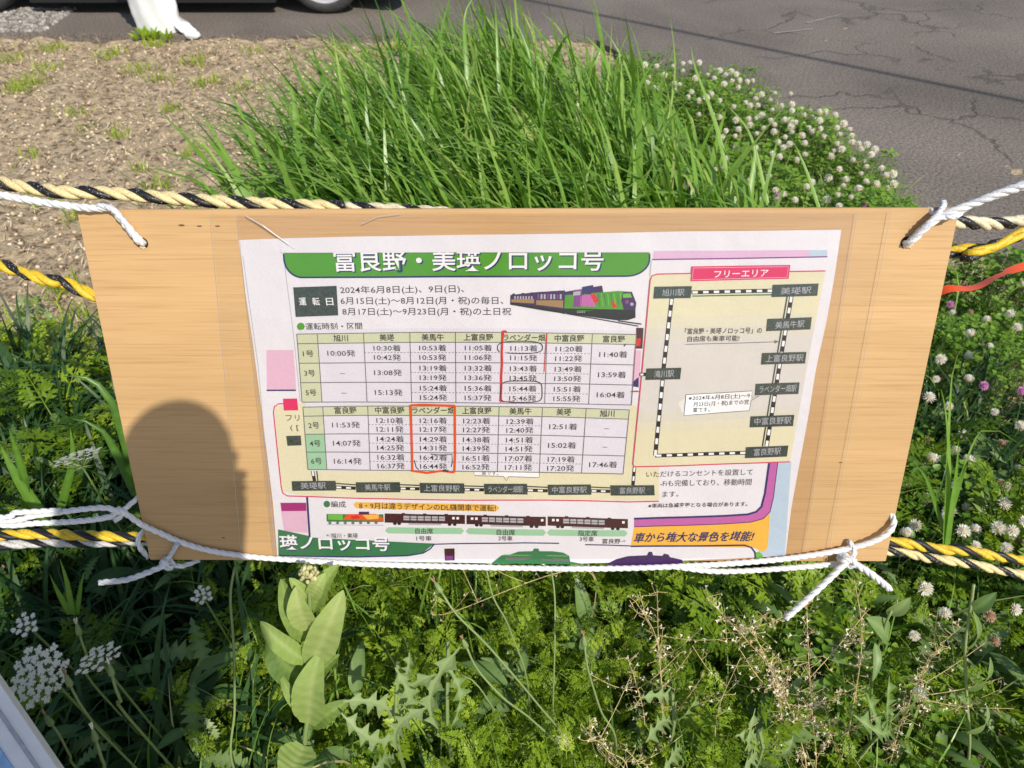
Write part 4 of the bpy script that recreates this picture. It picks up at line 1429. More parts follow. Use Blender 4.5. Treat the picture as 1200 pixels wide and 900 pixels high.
# clear film over the poster
fA = film_mat('clear_film', (.955, .935, .93), .05); fB = film_mat('outer_film', (.975, .97, .965), .02)
fE = film_mat('film_edge_highlight', (.9, .88, .85), .25, .35)  # whitened film, the edge highlights are painted with it as strips
for (Q, off, mat_) in (([(279, 251), (1003, 248.5), (940, 652), (322, 655)], .0036, fA), ([(248, 249), (1042, 246), (967, 656), (285, 656)], .0046, fB)):
    V = []; n1, n2 = 40, 20
    for j in range(n2 + 1):
        for i in range(n1 + 1):
            a = Vector((*Q[0], 0)).lerp(Vector((*Q[1], 0)), i / n1); b = Vector((*Q[3], 0)).lerp(Vector((*Q[2], 0)), i / n1)
            q = a.lerp(b, j / n2); u, v = uv(q.x, q.y)
            V.append(P(u, v, off + .0004 * math.sin(u * 31 + v * 7) + .0003 * math.sin(v * 43 + u * 11)))
    o = mk('clear_film', V, [(j * (n1 + 1) + i, (j + 1) * (n1 + 1) + i, (j + 1) * (n1 + 1) + i + 1, j * (n1 + 1) + i + 1) for j in range(n2) for i in range(n1)], mat_, wr, smooth=True)
    for a, b in ((Q[1], Q[2]), (Q[0], Q[3])):
        m = MB()
        pts = [SP(a[0] + (b[0] - a[0]) * t / 12, a[1] + (b[1] - a[1]) * t / 12, off + .0002) for t in range(13)]
        m.add(*tube(pts, .0003, 4), 0)
        m.build('film_edge_highlight', fE, o)
    if off < .004:
        m = MB()
        m.add(*tube([SP(289, 252, off + .001), SP(310, 264, off + .0015), SP(347, 291, off + .001)], [.0006, .0011, .0003], 5), 0)
        m.build('film_crease', fE, o); m = MB()
        m.add(*tube([SP(425, 262, off + .001), SP(445, 253, off + .001), SP(470, 250, off + .001)], .0005, 4), 0)
        m.build('film_crease', fE, o)


# ------------------------------------------------------------------ ropes
def rope(root, pts, r, mats, pitch, phase=0, hand=1, ends=True):
    path = spline(pts, .005)
    path, T, N = frames(path)
    L = [0]
    for a, b in zip(path[:-1], path[1:]): L.append(L[-1] + (b - a).length)
    k = len(mats)
    for j, m in enumerate(mats):
        cen = []
        for p, t, n_, l_ in zip(path, T, N, L):
            a = phase + hand * 2 * math.pi * l_ / pitch + 2 * math.pi * j / k
            b = t.cross(n_)
            cen.append(p + (n_ * math.cos(a) + b * math.sin(a)) * r * .5)
        mb = MB(); mb.add(*tube(cen, r * .56, 7), 0)
        mb.build('rope_strand', M[m] if isinstance(m, str) else m, root, smooth=True)


ROPES = [
    ('cream and black twisted rope running behind the top edge of the sign', [(-700, 60, 1.0), (-300, 150, .90), (0, 219, .83), (120, 229, .825), (250, 239, .822), (400, 246, .82), (700, 262, .82), (1000, 268, .82), (1130, 264, .84), (1250, 250, .87), (1700, 150, 1.0)], .0078, ['pale', 'pale', 'black'], .058, ),
    ('yellow and black twisted rope sagging behind the middle of the sign', [(-700, 40, 1.0), (-300, 200, .92), (0, 320, .86), (60, 336, .86), (115, 356, .86), (300, 395, .86), (600, 410, .86), (900, 380, .86), (1110, 306, .85), (1160, 296, .86), (1210, 280, .87), (1700, 60, 1.0)], .0078, ['yellow', 'yellow', 'black'], .060),
    ('yellow and black rope, upper one of the lower pair', [(-700, 700, 1.0), (-200, 645, .93), (0, 638, .90), (90, 639, .89), (180, 641, .89), (400, 640, .90), (700, 632, .90), (1030, 645, .90), (1110, 655, .90), (1210, 669, .91), (1700, 760, 1.05)], .0073, ['yellow', 'yellow', 'navyblack'], .058),
    ('grey and black rope, lowest of the striped ropes', [(-700, 715, 1.0), (-200, 660, .93), (0, 653, .905), (90, 651, .90), (175, 649, .90), (400, 645, .91), (700, 642, .91), (1030, 659, .905), (1110, 671, .905), (1210, 689, .91), (1700, 790, 1.05)], .0070, ['grey', 'grey', 'navyblack'], .056),
]
for i, (lab, pts, r, ms, pt_) in enumerate(ROPES):
    P3 = [SP(p[0], p[1], -.024 - .008 * (i == 3)) if -50 < p[0] < 1250 else W(*p) for p in pts]
    rt = empty('striped_rope', lab, 'rope', P3[0], group='striped twisted ropes strung behind the sign')
    if i == 3:
        # left half looks grey, right half pale
        mid = 6
        rope(rt, P3[:mid + 1], r, ms, pt_, 0, 1)
        rope(rt, P3[mid:], r, ['pale', 'pale', 'black'], pt_, 0, 1)
        rt['label'] = 'lowest striped rope, grey and black at left and pale yellow at right'
    elif i == 0:
        rope(rt, P3[:6], r, ms, pt_, .4, 1)
        rope(rt, P3[5:], r, ['cream', 'cream', 'black'], pt_, 0, 1)
    else:
        rope(rt, P3, r, ms, pt_, .9 * i, 1)

# stakes that carry the ropes, outside the photo
stk = flat('stake_wood', (.30, .21, .13), .8, var=.3, scale=30, bump=.5)
for x, lab in ((-1.22, 'wooden stake holding the ropes at left'), (1.36, 'wooden stake holding the ropes at right')):
    yy = W(-700, 60, 1.0).y if x < 0 else W(1700, 150, 1.0).y
    xx = W(-700, 60, 1.0).x - .02 if x < 0 else W(1700, 150, 1.0).x + .02
    rt = empty('rope_stake', lab, 'stake', (xx, yy + .02, 0))
    mb = MB(); mb.add(*lathe((xx, yy + .03, -.05), (0, 0, 1), [(.001, 0), (.024, .01), (.022, .7), (.021, 1.27), (.012, 1.30), (.001, 1.3)], 12), 0)
    mb.build('post', stk, rt, smooth=True)
    for a_, pts in [(0, p[1]) for p in ROPES]:
        mb = MB()
        q = W(*(pts[0] if x < 0 else pts[-1]))
        mb.add(*tube([Vector((xx + .028 * math.cos(t / 3), yy + .03 + .028 * math.sin(t / 3), q.z + .004 * math.sin(t))) for t in range(20)], .007, 6), 0)
        mb.build('rope_wrap', M['pale'], rt, smooth=True)


def wrope(root, pts, r=.0048, mats=('white', 'white', 'white'), pitch=.034):
    rope(root, pts, r * .88, list(mats), pitch, random.uniform(0, 6), 1)


def knotblob(root, c, s, r, mats=('white',), n=3):
    for k in range(n):
        a = random.uniform(0, 3)
        pts = []
        for t in range(9):
            q = t / 8 * 5.2 + a
            pts.append(c + (BX * math.cos(q) * s + BD * math.sin(q) * s * .8) * (.8 + .2 * math.sin(q * 2)) + BN * (math.sin(q + k) * s * .35 + .002 * k))
        rope(root, pts, r, ['white', 'white', 'silver'], .02, a, 1)


# top left white rope
rt = empty('white_rope', 'white rope tied through the top left hole of the sign', 'rope', SP(167, 285, 0), group='white tying ropes')
wrope(rt, [SP(167, 286, -.006), SP(167, 283, .005), SP(155, 268, .006), (SP(143, 253, .006)), SP(131, 243, .004), SP(112, 243.5, .006), SP(60, 236, .012), SP(0, 223, .02), SP(-120, 190, .03), W(-400, 110, .9), W(-700, 62, 1.0)], .0053, ('silver', 'white', 'white'), .03)
wrope(rt, [SP(118, 240, .006), SP(130, 241, .009), SP(140, 246, .010), SP(150, 258, .009), SP(158, 270, .007), SP(168, 283, .002)], .0042, ('silver', 'white', 'silver'), .02)
# top right white rope
rt = empty('white_rope', 'white rope tied through the top right hole of the sign', 'rope', SP(1062, 285, 0), group='white tying ropes')
wrope(rt, [SP(1061, 287, -.006), SP(1063, 283, .006), SP(1075, 270, .008), SP(1092, 255, .010), SP(1110, 246, .012), SP(1135, 235, .016), SP(1160, 223, .022), SP(1205, 204, .03), SP(1300, 160, .04), W(1700, 100, 1.0)], .0056, ('white', 'white', 'silver'), .035)
wrope(rt, [SP(1062, 285, .002), SP(1072, 269, .012), SP(1090, 250, .014), SP(1103, 241, .004), SP(1112, 238, -.012)], .0042, ('silver', 'white', 'silver'), .02)
wrope(rt, [SP(1090, 245, -.005), SP(1096, 252, .010), SP(1112, 252, .015), SP(1125, 243, .010), SP(1150, 230, .018), SP(1205, 209, .028)], .0040, ('white', 'silver', 'white'), .025)
# bottom white rope
rt = empty('white_rope', 'long white rope wound across the bottom edge of the sign', 'rope', SP(600, 662, 0), group='white tying ropes')
wrope(rt, [W(-700, 500, 1.05), W(-200, 580, .93), SP(0, 599, .03), SP(60, 600, .028), SP(110, 600, .022), SP(140, 597, .016), SP(146, 590, .014), SP(155, 598, .012), SP(170, 612, .007), SP(190, 622, .0055), SP(215, 633, .0055), SP(250, 643, .0055), SP(300, 650, .0055), SP(360, 654, .0060), SP(430, 658, .0060), SP(520, 661, .0055), SP(600, 663, .0050), SP(700, 663.5, .0060), SP(800, 660, .0070), SP(870, 655.5, .0075), SP(930, 649, .0085), SP(985, 639, .010), SP(1020, 628, .012), SP(1040, 616, .010), SP(1046, 606, .002), SP(1043, 600, -.012)], .0046, ('white', 'white', 'white'), .032)
wrope(rt, [W(-700, 508, 1.05), W(-200, 570, .93), SP(0, 594, .032), SP(60, 591, .028), SP(100, 587, .024), SP(130, 586, .02), SP(144, 590, .018), SP(150, 596, .014), SP(142, 603, .016)], .0044)
wrope(rt, [W(-300, 560, .95), SP(0, 586, .038), SP(40, 585, .034), SP(86, 584.5, .03)], .0044)
wrope(rt, [SP(148, 594, .012), SP(156, 588, .004), SP(160, 585, -.012)], .004)
wrope(rt, [SP(790, 661, .006), SP(830, 667, .004), SP(870, 667, .004), SP(930, 662, .006), SP(975, 657, .008), SP(1000, 652, .010)], .0046)
wrope(rt, [SP(168, 622, -.02), SP(163, 630, .002), SP(166, 640, .004), SP(172, 655, -.004)], .0042, ('silver', 'silver', 'white'))
wrope(rt, [SP(212, 632, .012), SP(206, 642, .008), SP(199, 652, .007), SP(193, 660, .004)], .0040, ('silver', 'silver', 'silver'))
knotblob(rt, SP(199, 657, .006), .008, .0036)
wrope(rt, [SP(198, 658, .008), SP(180, 664, .012), SP(155, 672, .014), SP(123, 675.5, .014)], .0048, ('white', 'silver', 'white'))
wrope(rt, [SP(200, 659, .006), SP(215, 662, .002), SP(230, 661, -.01)], .0042, ('silver', 'silver', 'white'))
knotblob(rt, SP(987, 650, .012), .010, .0042, n=4)
wrope(rt, [SP(993, 631, .004), SP(995, 640, .016), SP(990, 650, .016)], .0042, ('silver', 'white', 'silver'))
wrope(rt, [SP(985, 647, .020), SP(965, 664, .024), SP(940, 684, .028), SP(911, 708.5, .030)], .0052)
wrope(rt, [SP(992, 652, .012), SP(1008, 660, .016), SP(1022, 670, .018), SP(1036, 682, .016)], .0058, ('silver', 'white', 'silver'), .03)

# orange tape at right
tape = flat('orange_tape', (.80, .10, .02), .3, spec=.6, var=.08)
cen = [W(1095, 345, .88), W(1112, 338, .87), W(1135, 338, .87), W(1150, 334, .87), W(1160, 328, .87), W(1175, 321, .87), W(1205, 311, .88), W(1300, 290, .92), W(1600, 200, 1.0)]
cen = spline(cen, .008)
V = []
for i, p in enumerate(cen):
    tw = 1.2 * math.sin(i * .13 + .4); wd = .0055 + .002 * math.sin(i * .3) + (.004 if i > 12 else 0)
    d = (UP * math.cos(tw) + FWD * math.sin(tw)) * wd
    V += [p + d, p - d]
o = mk('orange_tape', V, [(2 * i, 2 * i + 1, 2 * i + 3, 2 * i + 2) for i in range(len(cen) - 1)], tape, smooth=True, label='twisted orange plastic tape at the right edge of the sign', cat='tape')

# ------------------------------------------------------------------ second sign, lower left corner
frm = flat('white_sign_frame', (.74, .74, .74), .45, var=.06)
blu = flat('pale_blue_print', (.24, .42, .68), .5, var=.15, scale=80)
blk = flat('grey_print_and_shadow', (.36, .38, .42), .5, var=.25, scale=120)
a = W(-20, 767, .80); b = W(184, 1066, .78)
e1 = (b - a).normalized()
nn = (-FWD * .9 + UP * .15 + RIGHT * .2); nn = (nn - e1 * nn.dot(e1)).normalized()
e2 = nn.cross(e1); e2 = e2 if e2.x < 0 else -e2
Ls = (b - a).length; Hs = .34
rt = empty('framed_sign', 'white framed board with pale blue face cut by the lower left corner', 'sign', b)
c = a + e1 * Ls / 2 + e2 * Hs / 2
mb = MB(); mb.add(*box(c - nn * .004, e1, e2, nn, Ls / 2, Hs / 2, .003), 0); mb.build('backing_board', frm, rt)
for (cc, hx, hy) in ((a + e1 * Ls / 2 + e2 * .0045, Ls / 2, .0045), (a + e1 * Ls / 2 + e2 * (Hs - .0045), Ls / 2, .0045)):
    mb = MB(); mb.add(*box(cc + nn * .002, e1, e2, nn, hx, hy, .0035), 0); mb.build('frame_bar', frm, rt)
for cc in (a + e1 * .006 + e2 * Hs / 2, b - e1 * .006 + e2 * Hs / 2):
    mb = MB(); mb.add(*box(cc + nn * .0025, e1, e2, nn, .006, Hs / 2 - .0095, .0035), 0); mb.build('frame_bar', frm, rt)
mb = MB(); mb.add(*box(c + nn * .0002, e1, e2, nn, Ls / 2 - .035, Hs / 2 - .036, .0008), 0); pf = mb.build('printed_face', blu, rt)
for k in range(9):
    mb = MB(); q = c - e2 * (Hs / 2 - .045 - k * .03) + nn * .0014
    mb.add(*box(q, e1, e2, nn, Ls / 2 - .05, .0008, .0002), 0); mb.build('printed_line', blk, pf)
mb = MB(); mb.add(*box(a + e1 * Ls / 2 + e2 * .018 + nn * -.0004, e1, e2, nn, Ls / 2 - .02, .0022, .0003), 0); mb.build('painted_shadow_line', blk, rt)  # thin grey strip paints the shadow line inside the frame bar
for t in (.25, .75):
    p0 = c + e1 * (t - .5) * Ls - nn * .012
    mb = MB(); mb.add(*tube([p0, Vector((p0.x, p0.y + .02, -.05))], .012, 8), 0); mb.build('leg', stk, rt)


# ------------------------------------------------------------------ named plants
TE = [.28, .55, 1.35, .9, .25, .30, .7, 1.15, .35, .25]


def leafsurf(base, tip, width, nrm, droop=.12, fold=.25, n=9, prof=None, tint=.5, side=0.0, teeth=0, ribs=0.0):
    base = Vector(base); tip = Vector(tip)
    d = tip - base; L = d.length; d.normalize()
    nrm = (nrm - d * nrm.dot(d)).normalized()
    s = d.cross(nrm)
    V = []; T = []
    C = 4 if not ribs else 6
    for i in range(n + 1):
        t = i / n
        w_ = (prof(t) if prof else math.sin(math.pi * min(1, .03 + .97 * t ** .85)) ** .75) * width * .5
        if teeth: w_ *= TE[i % len(TE)] * random.uniform(.85, 1.2)
        w_ = max(w_, width * .02)
        c = base + d * (L * t) + nrm * (math.sin(math.pi * t) * droop * L) + s * side * L * math.sin(math.pi * t)
        for k in range(-C // 2, C // 2 + 1):
            q = k / (C / 2)
            rb = ribs * w_ * math.sin((t * 9 - abs(q) * 1.1) * 6.283) * min(1, abs(q) * 2) * 1.6
            edge_ = (.035 * w_ * math.sin(t * 11 + k) if ribs and abs(q) > .9 else 0)
            V.append(c + s * (w_ * q + edge_) + nrm * (abs(q) ** 1.4 * w_ * fold - (max(0, t - .6) ** 2 * L * .9 if ribs else 0) + rb + .02 * w_ * math.sin(t * 40)))
            T.append(tint + ((.25 if not teeth else .5) if k == 0 else 0) + (.06 * math.sin((t * 9 - abs(q) * 1.1) * 6.283) if ribs else 0) + random.uniform(-.02, .02))
    F = []
    for i in range(n):
        for k in range(C):
            a = i * (C + 1) + k
            F.append((a, a + 1, a + C + 2, a + C + 1))
    return V, F, T


CAMDIR = (-FWD * .6 + Vector((0, 0, 1)) * .6 + RIGHT * .15).normalized()

def WH(px, py, d):
    return W(px, py, d * .93)


def WP(px, py, d):
    return W(px, py, d * 1.0)


# milkweed-like plant
D0 = 1.02
rt = empty('broadleaf_plant', 'upright pale green plant with broad leaves and a bud cluster below the sign', 'plant', (W(358, 900, 1.12).x, W(358, 900, 1.12).y, 0))
stem = spline([Vector((W(358, 900, 1.12).x, W(358, 900, 1.12).y, 0)), WH(358, 880, 1.10), WH(362, 830, 1.06), WH(365, 780, 1.03), WH(364, 730, 1.0), WH(362, 682, .975)], .01)
mb = MB(); mb.add(*tube(stem, [.0045 - .002 * i / len(stem) for i in range(len(stem))], 8), 0, .6); mb.build('stem', M['stem'], rt, smooth=True)
ML = [((362, 848, 1.055), (369, 775, 1.0), 41, .62, .06), ((365, 780, 1.03), (397, 705, .96), 38, .72, .05), ((359, 775, 1.03), (306, 732, 1.0), 24, .55, .12), ((359, 750, 1.03), (329, 684, 1.0), 26, .35, .10), ((362, 738, 1.0), (345, 696, .95), 30, .78, .08),
      ((368, 716, 1.0), (391, 664, .98), 27, .50, .08), ((364, 702, .99), (378, 676, .96), 20, .75, .06), ((360, 700, .99), (341, 679, .97), 15, .6, .08), ((356, 800, 1.07), (314, 748, 1.05), 38, .05, .1), ((360, 838, 1.06), (329, 794, 1.04), 15, .45, .1),
      ((364, 850, 1.06), (407, 822, 1.05), 22, .2, .12), ((356, 874, 1.08), (334, 915, 1.02), 44, .6, -.04), ((366, 800, 1.05), (392, 770, 1.02), 20, .2, .08), ((374, 760, 1.03), (400, 715, 1.0), 22, .15, .08)]
for (b_, t_, wpx, tn, dr) in ML:
    Bp = WH(*b_); Tp = WH(*t_)
    V, F, T = leafsurf(Bp, Tp, wpx / FPX * b_[2], (CAMDIR + RIGHT * random.uniform(-.25, .25)).normalized(), dr * random.uniform(.5, 1.5), random.uniform(.15, .45), 30, prof=lambda t: 1.98 * max(0, t) ** .5 * max(0, 1 - t) ** .62 + (.10 if t < .05 else 0), tint=tn, ribs=.016)
    mb = MB(); mb.add(V, F, 0, T); mb.build('leaf', M['milk'], rt, smooth=True)
budm = leafmat('bud', [(.35, .36, .14), (.55, .52, .26), (.70, .66, .38)], .1, .7)
mb = MB()
bc = WH(362, 673, .97)
for k in range(46):
    v = Vector((random.gauss(0, 1), random.gauss(0, 1), random.gauss(0, 1))).normalized()
    p = bc + Vector((v.x * .011, v.y * .009, v.z * .013))
    mb.add(*sphere(p, random.uniform(.0022, .0034), 6, 4, (1, 1, 1.3)), 0, random.uniform(.2, .9))
mb.build('flower_bud', budm, rt, smooth=True)


def umbel(px, py, depth, size, tilt, lab, dens=26, gnd=None):
    c = WH(px, py, depth)
    ax = (Vector((0, 0, 1)) + tilt).normalized()
    hub = c - ax * size * .5
    g = Vector((hub.x + random.uniform(-.03, .03), hub.y + random.uniform(0, .06), 0))
    rt = empty('wild_carrot_flower', lab, 'flower', g, group='white wild carrot flower heads')
    mb = MB(); mb.add(*tube(spline([g, g.lerp(hub, .5) + Vector((.01, -.01, 0)), hub], .02), .0016, 6), 0, .5)
    a1 = ax.orthogonal().normalized(); a2 = ax.cross(a1)
    fl = MB()
    for k in range(dens):
        rr = math.sqrt((k + .5) / dens); th = k * 2.39996
        tip = c + (a1 * math.cos(th) + a2 * math.sin(th)) * rr * size + ax * (.08 * size * math.cos(rr * 2))
        mb.add(*tube([hub, hub.lerp(tip, .5) + (tip - c) * .1, tip], [.0006, .0005, .0004], 4, False), 0, .6)
        for f in range(7):
            r2 = math.sqrt((f + .5) / 7) * size * .13; t2 = f * 2.4 + k
            q = tip + (a1 * math.cos(t2) + a2 * math.sin(t2)) * r2 + ax * random.uniform(0, .0015)
            s_ = random.uniform(.0019, .0029)
            for z in range(5):
                t3 = z * 1.2566 + f
                e = (a1 * math.cos(t3) + a2 * math.sin(t3)); e2_ = (a1 * math.cos(t3 + .6) + a2 * math.sin(t3 + .6)); e3 = (a1 * math.cos(t3 - .6) + a2 * math.sin(t3 - .6))
                fl.add([q, q + e3 * s_ * .7 + ax * .0003, q + e * s_ * 1.15 + ax * .0006, q + e2_ * s_ * .7 + ax * .0003], [(0, 1, 2, 3)], 0, random.uniform(.6, 1))
    for k in range(8):
        th = k * .785; q = hub + (a1 * math.cos(th) + a2 * math.sin(th)) * size * .45 - ax * .004
        mb.add(*tube([hub, q], [.0006, .0002], 3, False), 0, .5)
    mb.build('stalk', M['stem'], rt)
    fl.build('floret_cluster', M['petal'], rt, kind='stuff')


umbel(47, 790, .98, .036, Vector((.05, -.5, 0)), 'large round white lace flower head by the lower left board', 34)
umbel(116, 772, 1.0, .028, Vector((-.25, .25, 0)), 'small side-on white flower head right of the large round one', 20)
umbel(92, 535, 1.30, .038, Vector((-.2, .45, 0)), 'white lace flower head in the shade left of the sign', 26)
umbel(237, 698, 1.18, .016, Vector((0, -.1, 0)), 'small creamy flower head just below the lower left of the sign', 12)
umbel(30, 733, 1.1, .018, Vector((0, -.3, 0)), 'dim unopened flower head above the large round one', 12)


def stalk(px_pts, lab, cat='plant', r=.0016, head=None, group=None, tn=.7):
    P3 = [WH(*p) for p in px_pts]
    if P3[-1].z > .02:
        P3.append(Vector((P3[-1].x + .01, P3[-1].y + .01, 0)))
    rt = empty('seed_stalk', lab, cat, P3[-1], group=group)
    mb = MB(); pp = spline(P3, .01); mb.add(*tube(pp, r, 6), 0, tn); mb.build('stem', M['stem'], rt, smooth=True)
    if head:
        d = (P3[0] - P3[1]).normalized()
        m2 = MB(); V, F = lathe(P3[0] - d * .004, d, [(.0012, 0), (.0042, .003), (.0040, .008), (.0026, .014), (.0016, .017)], 9); m2.add(V, F, 0, .6)
        m2.build('seed_head', M['stem'], rt, smooth=True)
        m2 = MB()
        for k in range(10):
            e = d * .008 + Vector((random.uniform(-1, 1), random.uniform(-1, 1), random.uniform(-1, 1))) * .0024
            q = P3[0] + d * .012
            m2.add(*tube([q, q + e], [.0009, .0005], 4), 0, random.uniform(0, 1))
        m2.build('withered_tip', M['brown'] if head == 1 else M['petal'], rt)
    return rt


gs = 'closed seed stalks'
stalk([(516, 692, 1.0), (535, 720, 1.0), (570, 755, 1.02), (605, 795, 1.04), (630, 825, 1.08), (660, 862, 1.12), (675, 900, 1.16)], 'long arching stalk with closed tip starting under the poster', head=1, group=gs)
stalk([(546, 757, 1.02), (560, 785, 1.04), (590, 818, 1.06), (625, 845, 1.1), (655, 880, 1.14)], 'shorter arching stalk just below the long one', head=1, group=gs)
stalk([(685, 755, 1.02), (688, 780, 1.03), (695, 805, 1.05), (705, 835, 1.08), (722, 870, 1.12)], 'short stalk with reddish closed tip at centre right', head=1, group=gs)
stalk([(131, 790, .98), (136, 808, .98), (142, 822, .99), (148, 838, 1.02)], 'thick closed bud on a curved stalk below the side-on flower', head=2, group=gs, r=.002)
stalk([(112, 866, .95), (117, 882, .95), (122, 895, .96), (135, 915, 1.0)], 'white-tipped closed bud near the lower left board', head=2, group=gs, r=.002)
stalk([(82, 802, .97), (92, 822, .97), (108, 845, .99), (122, 862, 1.02)], 'slim green bud touching the large round flower head', head=1, group=gs)
stalk([(93, 742, 1.05), (97, 755, 1.05), (104, 775, 1.06), (108, 800, 1.1)], 'small tan bud above the side-on flower head', head=2, group=gs)
stalk([(60, 848, .98), (70, 862, .98), (82, 885, 1.0), (95, 905, 1.04)], 'dull bud in the shade beside the board edge', head=1, group=gs)
stalk([(570, 668, 1.05), (578, 700, 1.06), (592, 725, 1.08), (600, 745, 1.1), (618, 800, 1.15)], 'thin bare stalk hanging below the middle of the poster', r=.0014, group=gs)
stalk([(646, 668, 1.1), (650, 700, 1.1), (650, 760, 1.1), (648, 830, 1.15)], 'straight thin green stalk right of the bare hanging one', r=.0014, group=gs)
stalk([(275, 665, 1.05), (270, 700, 1.05), (274, 760, 1.06), (275, 830, 1.08), (274, 900, 1.1)], 'tall straight green stalk left of the broad-leaved plant', r=.0018, group=gs)
stalk([(540, 790, 1.15), (562, 806, 1.15), (600, 870, 1.2)], 'faint green stalk low at the centre', r=.0012, group=gs)


# lobed thistle-like plant
def lobed(px, py, depth, leaves, lab):
    c = WH(px, py, depth)
    g = Vector((c.x, c.y + .02, 0))
    rt = empty('thistle_plant', lab, 'plant', g, group='pale weeds with toothed leaves')
    tb_ = WH(px, leaves[0][1][1] - 6, depth * .97)
    mb = MB(); mb.add(*tube(spline([g, c, tb_], .02), [.0030] * 1 + [.0028] * (len(spline([g, c, tb_], .02)) - 1), 6), 0, .7); mb.build('stem', M['stem'], rt)
    for (b_, t_, w_, tn) in leaves:
        V, F, T = leafsurf(WH(*b_), WH(*t_), w_ / FPX * depth * .98, (CAMDIR + RIGHT * random.uniform(-.3, .3)).normalized(), .10, .45, 26, prof=lambda t: (.35 + .65 * math.sin(math.pi * t ** 1.3)) if t < .97 else .1, tint=tn, teeth=1, side=random.choice((-.16, .13)))
        mb = MB(); mb.add(V, F, 0, T); mb.build('leaf', M['weed'], rt)


lobed(466, 870, 1.08, [((466, 850, 1.08), (463, 782, 1.02), 20, .8), ((468, 848, 1.08), (402, 822, 1.03), 22, .9), ((468, 862, 1.08), (400, 836, 1.02), 20, .95), ((470, 850, 1.08), (512, 790, 1.04), 22, .85), ((466, 880, 1.08), (502, 828, 1.03), 22, .95), ((462, 890, 1.08), (430, 915, 1.0), 20, .7), ((466, 800, 1.05), (480, 765, 1.02), 14, .7)], 'pale toothed thistle-like weed right of the broad-leaved plant')
lobed(525, 860, 1.12, [((525, 870, 1.12), (540, 757, 1.05), 22, .85), ((530, 850, 1.1), (515, 770, 1.06), 16, .6)], 'upright toothed leaf beside the thistle-like weed')
lobed(788, 860, 1.12, [((792, 830, 1.12), (750, 818, 1.06), 16, .8), ((792, 850, 1.12), (757, 870, 1.04), 18, .85), ((790, 840, 1.12), (818, 815, 1.05), 14, .7), ((800, 880, 1.12), (775, 910, 1.03), 18, .8)], 'toothed weed at centre right near the bottom')
lobed(1040, 850, 1.1, [((1042, 845, 1.1), (1000, 838, 1.02), 22, .55), ((1042, 850, 1.1), (1015, 812, 1.04), 18, .5), ((1045, 842, 1.1), (1070, 812, 1.03), 18, .55), ((1042, 860, 1.1), (1060, 880, 1.0), 20, .5), ((1040, 845, 1.08), (1042, 792, 1.03), 16, .4)], 'grey-green toothed weed at lower right')
lobed(890, 890, 1.05, [((890, 880, 1.05), (862, 862, 1.0), 14, .8), ((888, 888, 1.05), (870, 905, .98), 18, .9), ((892, 880, 1.05), (930, 862, .98), 18, .7), ((886, 890, 1.05), (885, 830, 1.0), 12, .75)], 'toothed weed at the bottom among the dried stalks')

# smooth broad leaves on a tall stem at right
rt = empty('tall_weed', 'tall pale stem with narrow leaves at the right edge under the ropes', 'plant', (W(1138, 900, 1.15).x, WH(1138, 900, 1.15).y, 0))
sp_ = spline([Vector(rt.location), WH(1136, 880, 1.12), WH(1133, 820, 1.08), (WH(1131, 760, 1.03)), WH(1137, 715, 1.0), WH(1141, 685, .98)], .01)
mb = MB(); mb.add(*tube(sp_, .0022, 6), 0, .9); mb.build('stem', M['stem'], rt, smooth=True)
for (b_, t_, w_, tn) in [((1133, 808, 1.08), (1160, 770, 1.0), 15, .6), ((1134, 760, 1.05), (1140, 716, .99), 13, .55), ((1133, 858, 1.1), (1156, 826, 1.02), 12, .8), ((1131, 830, 1.1), (1122, 815, 1.06), 9, .6), ((1136, 716, 1.0), (1168, 694, .98), 15, .15)]:
    V, F, T = leafsurf(WH(*b_), WH(*t_), w_ / FPX * 1.05, CAMDIR, .1, .25, 8, tint=tn); mb = MB(); mb.add(V, F, 0, T); mb.build('leaf', M['weed'], rt, smooth=True)
rt = empty('heart_leaf_weed', 'weed with a pale triangular leaf below the right knot', 'plant', (W(1030, 900, 1.15).x, WH(1030, 900, 1.15).y, 0))
sp_ = spline([Vector(rt.location), WH(1022, 800, 1.1), WH(1035, 740, 1.0), WH(1045, 715, .98)], .01)
mb = MB(); mb.add(*tube(sp_, .0018, 6), 0, .6); mb.build('stem', M['stem'], rt, smooth=True)
for (b_, t_, w_, tn) in [((1040, 720, .99), (1067, 700, .96), 16, .6), ((1040, 750, 1.02), (1015, 724, .98), 26, .55), ((1026, 752, 1.03), (1024, 797, 1.02), 10, .5)]:
    V, F, T = leafsurf(WH(*b_), WH(*t_), w_ / FPX, CAMDIR, .1, .2, 8, tint=tn); mb = MB(); mb.add(V, F, 0, T); mb.build('leaf', M['weed'], rt, smooth=True)


# broad grass tufts right of the sign
def tuft(lab, blades):
    g = W(*blades[0][0][0]); rt = empty('grass_tuft', lab, 'grass', (g.x, g.y, 0), group='broad grass tufts')
    for (pts, w_, tn) in blades:
        pp = spline([W(*p) for p in pts], .02)
        V = []; T = []
        for i, p in enumerate(pp):
            t = i / (len(pp) - 1)
            d = (pp[min(i + 1, len(pp) - 1)] - pp[max(i - 1, 0)]).normalized()
            s_ = d.cross(CAMDIR).normalized() * w_ / FPX * .42 * (1 - t ** 2.5) * pts[0][2]
            V += [p - s_, p - CAMDIR * .002, p + s_]; T += [tn * .62, tn * .62 + .12, tn * .62]
        F = []
        for i in range(len(pp) - 1):
            a_ = 3 * i; F += [(a_, a_ + 1, a_ + 4, a_ + 3), (a_ + 1, a_ + 2, a_ + 5, a_ + 4)]
        mb = MB(); mb.add(V, F, 0, T); mb.build('leaf', M['grass'], rt, smooth=True)


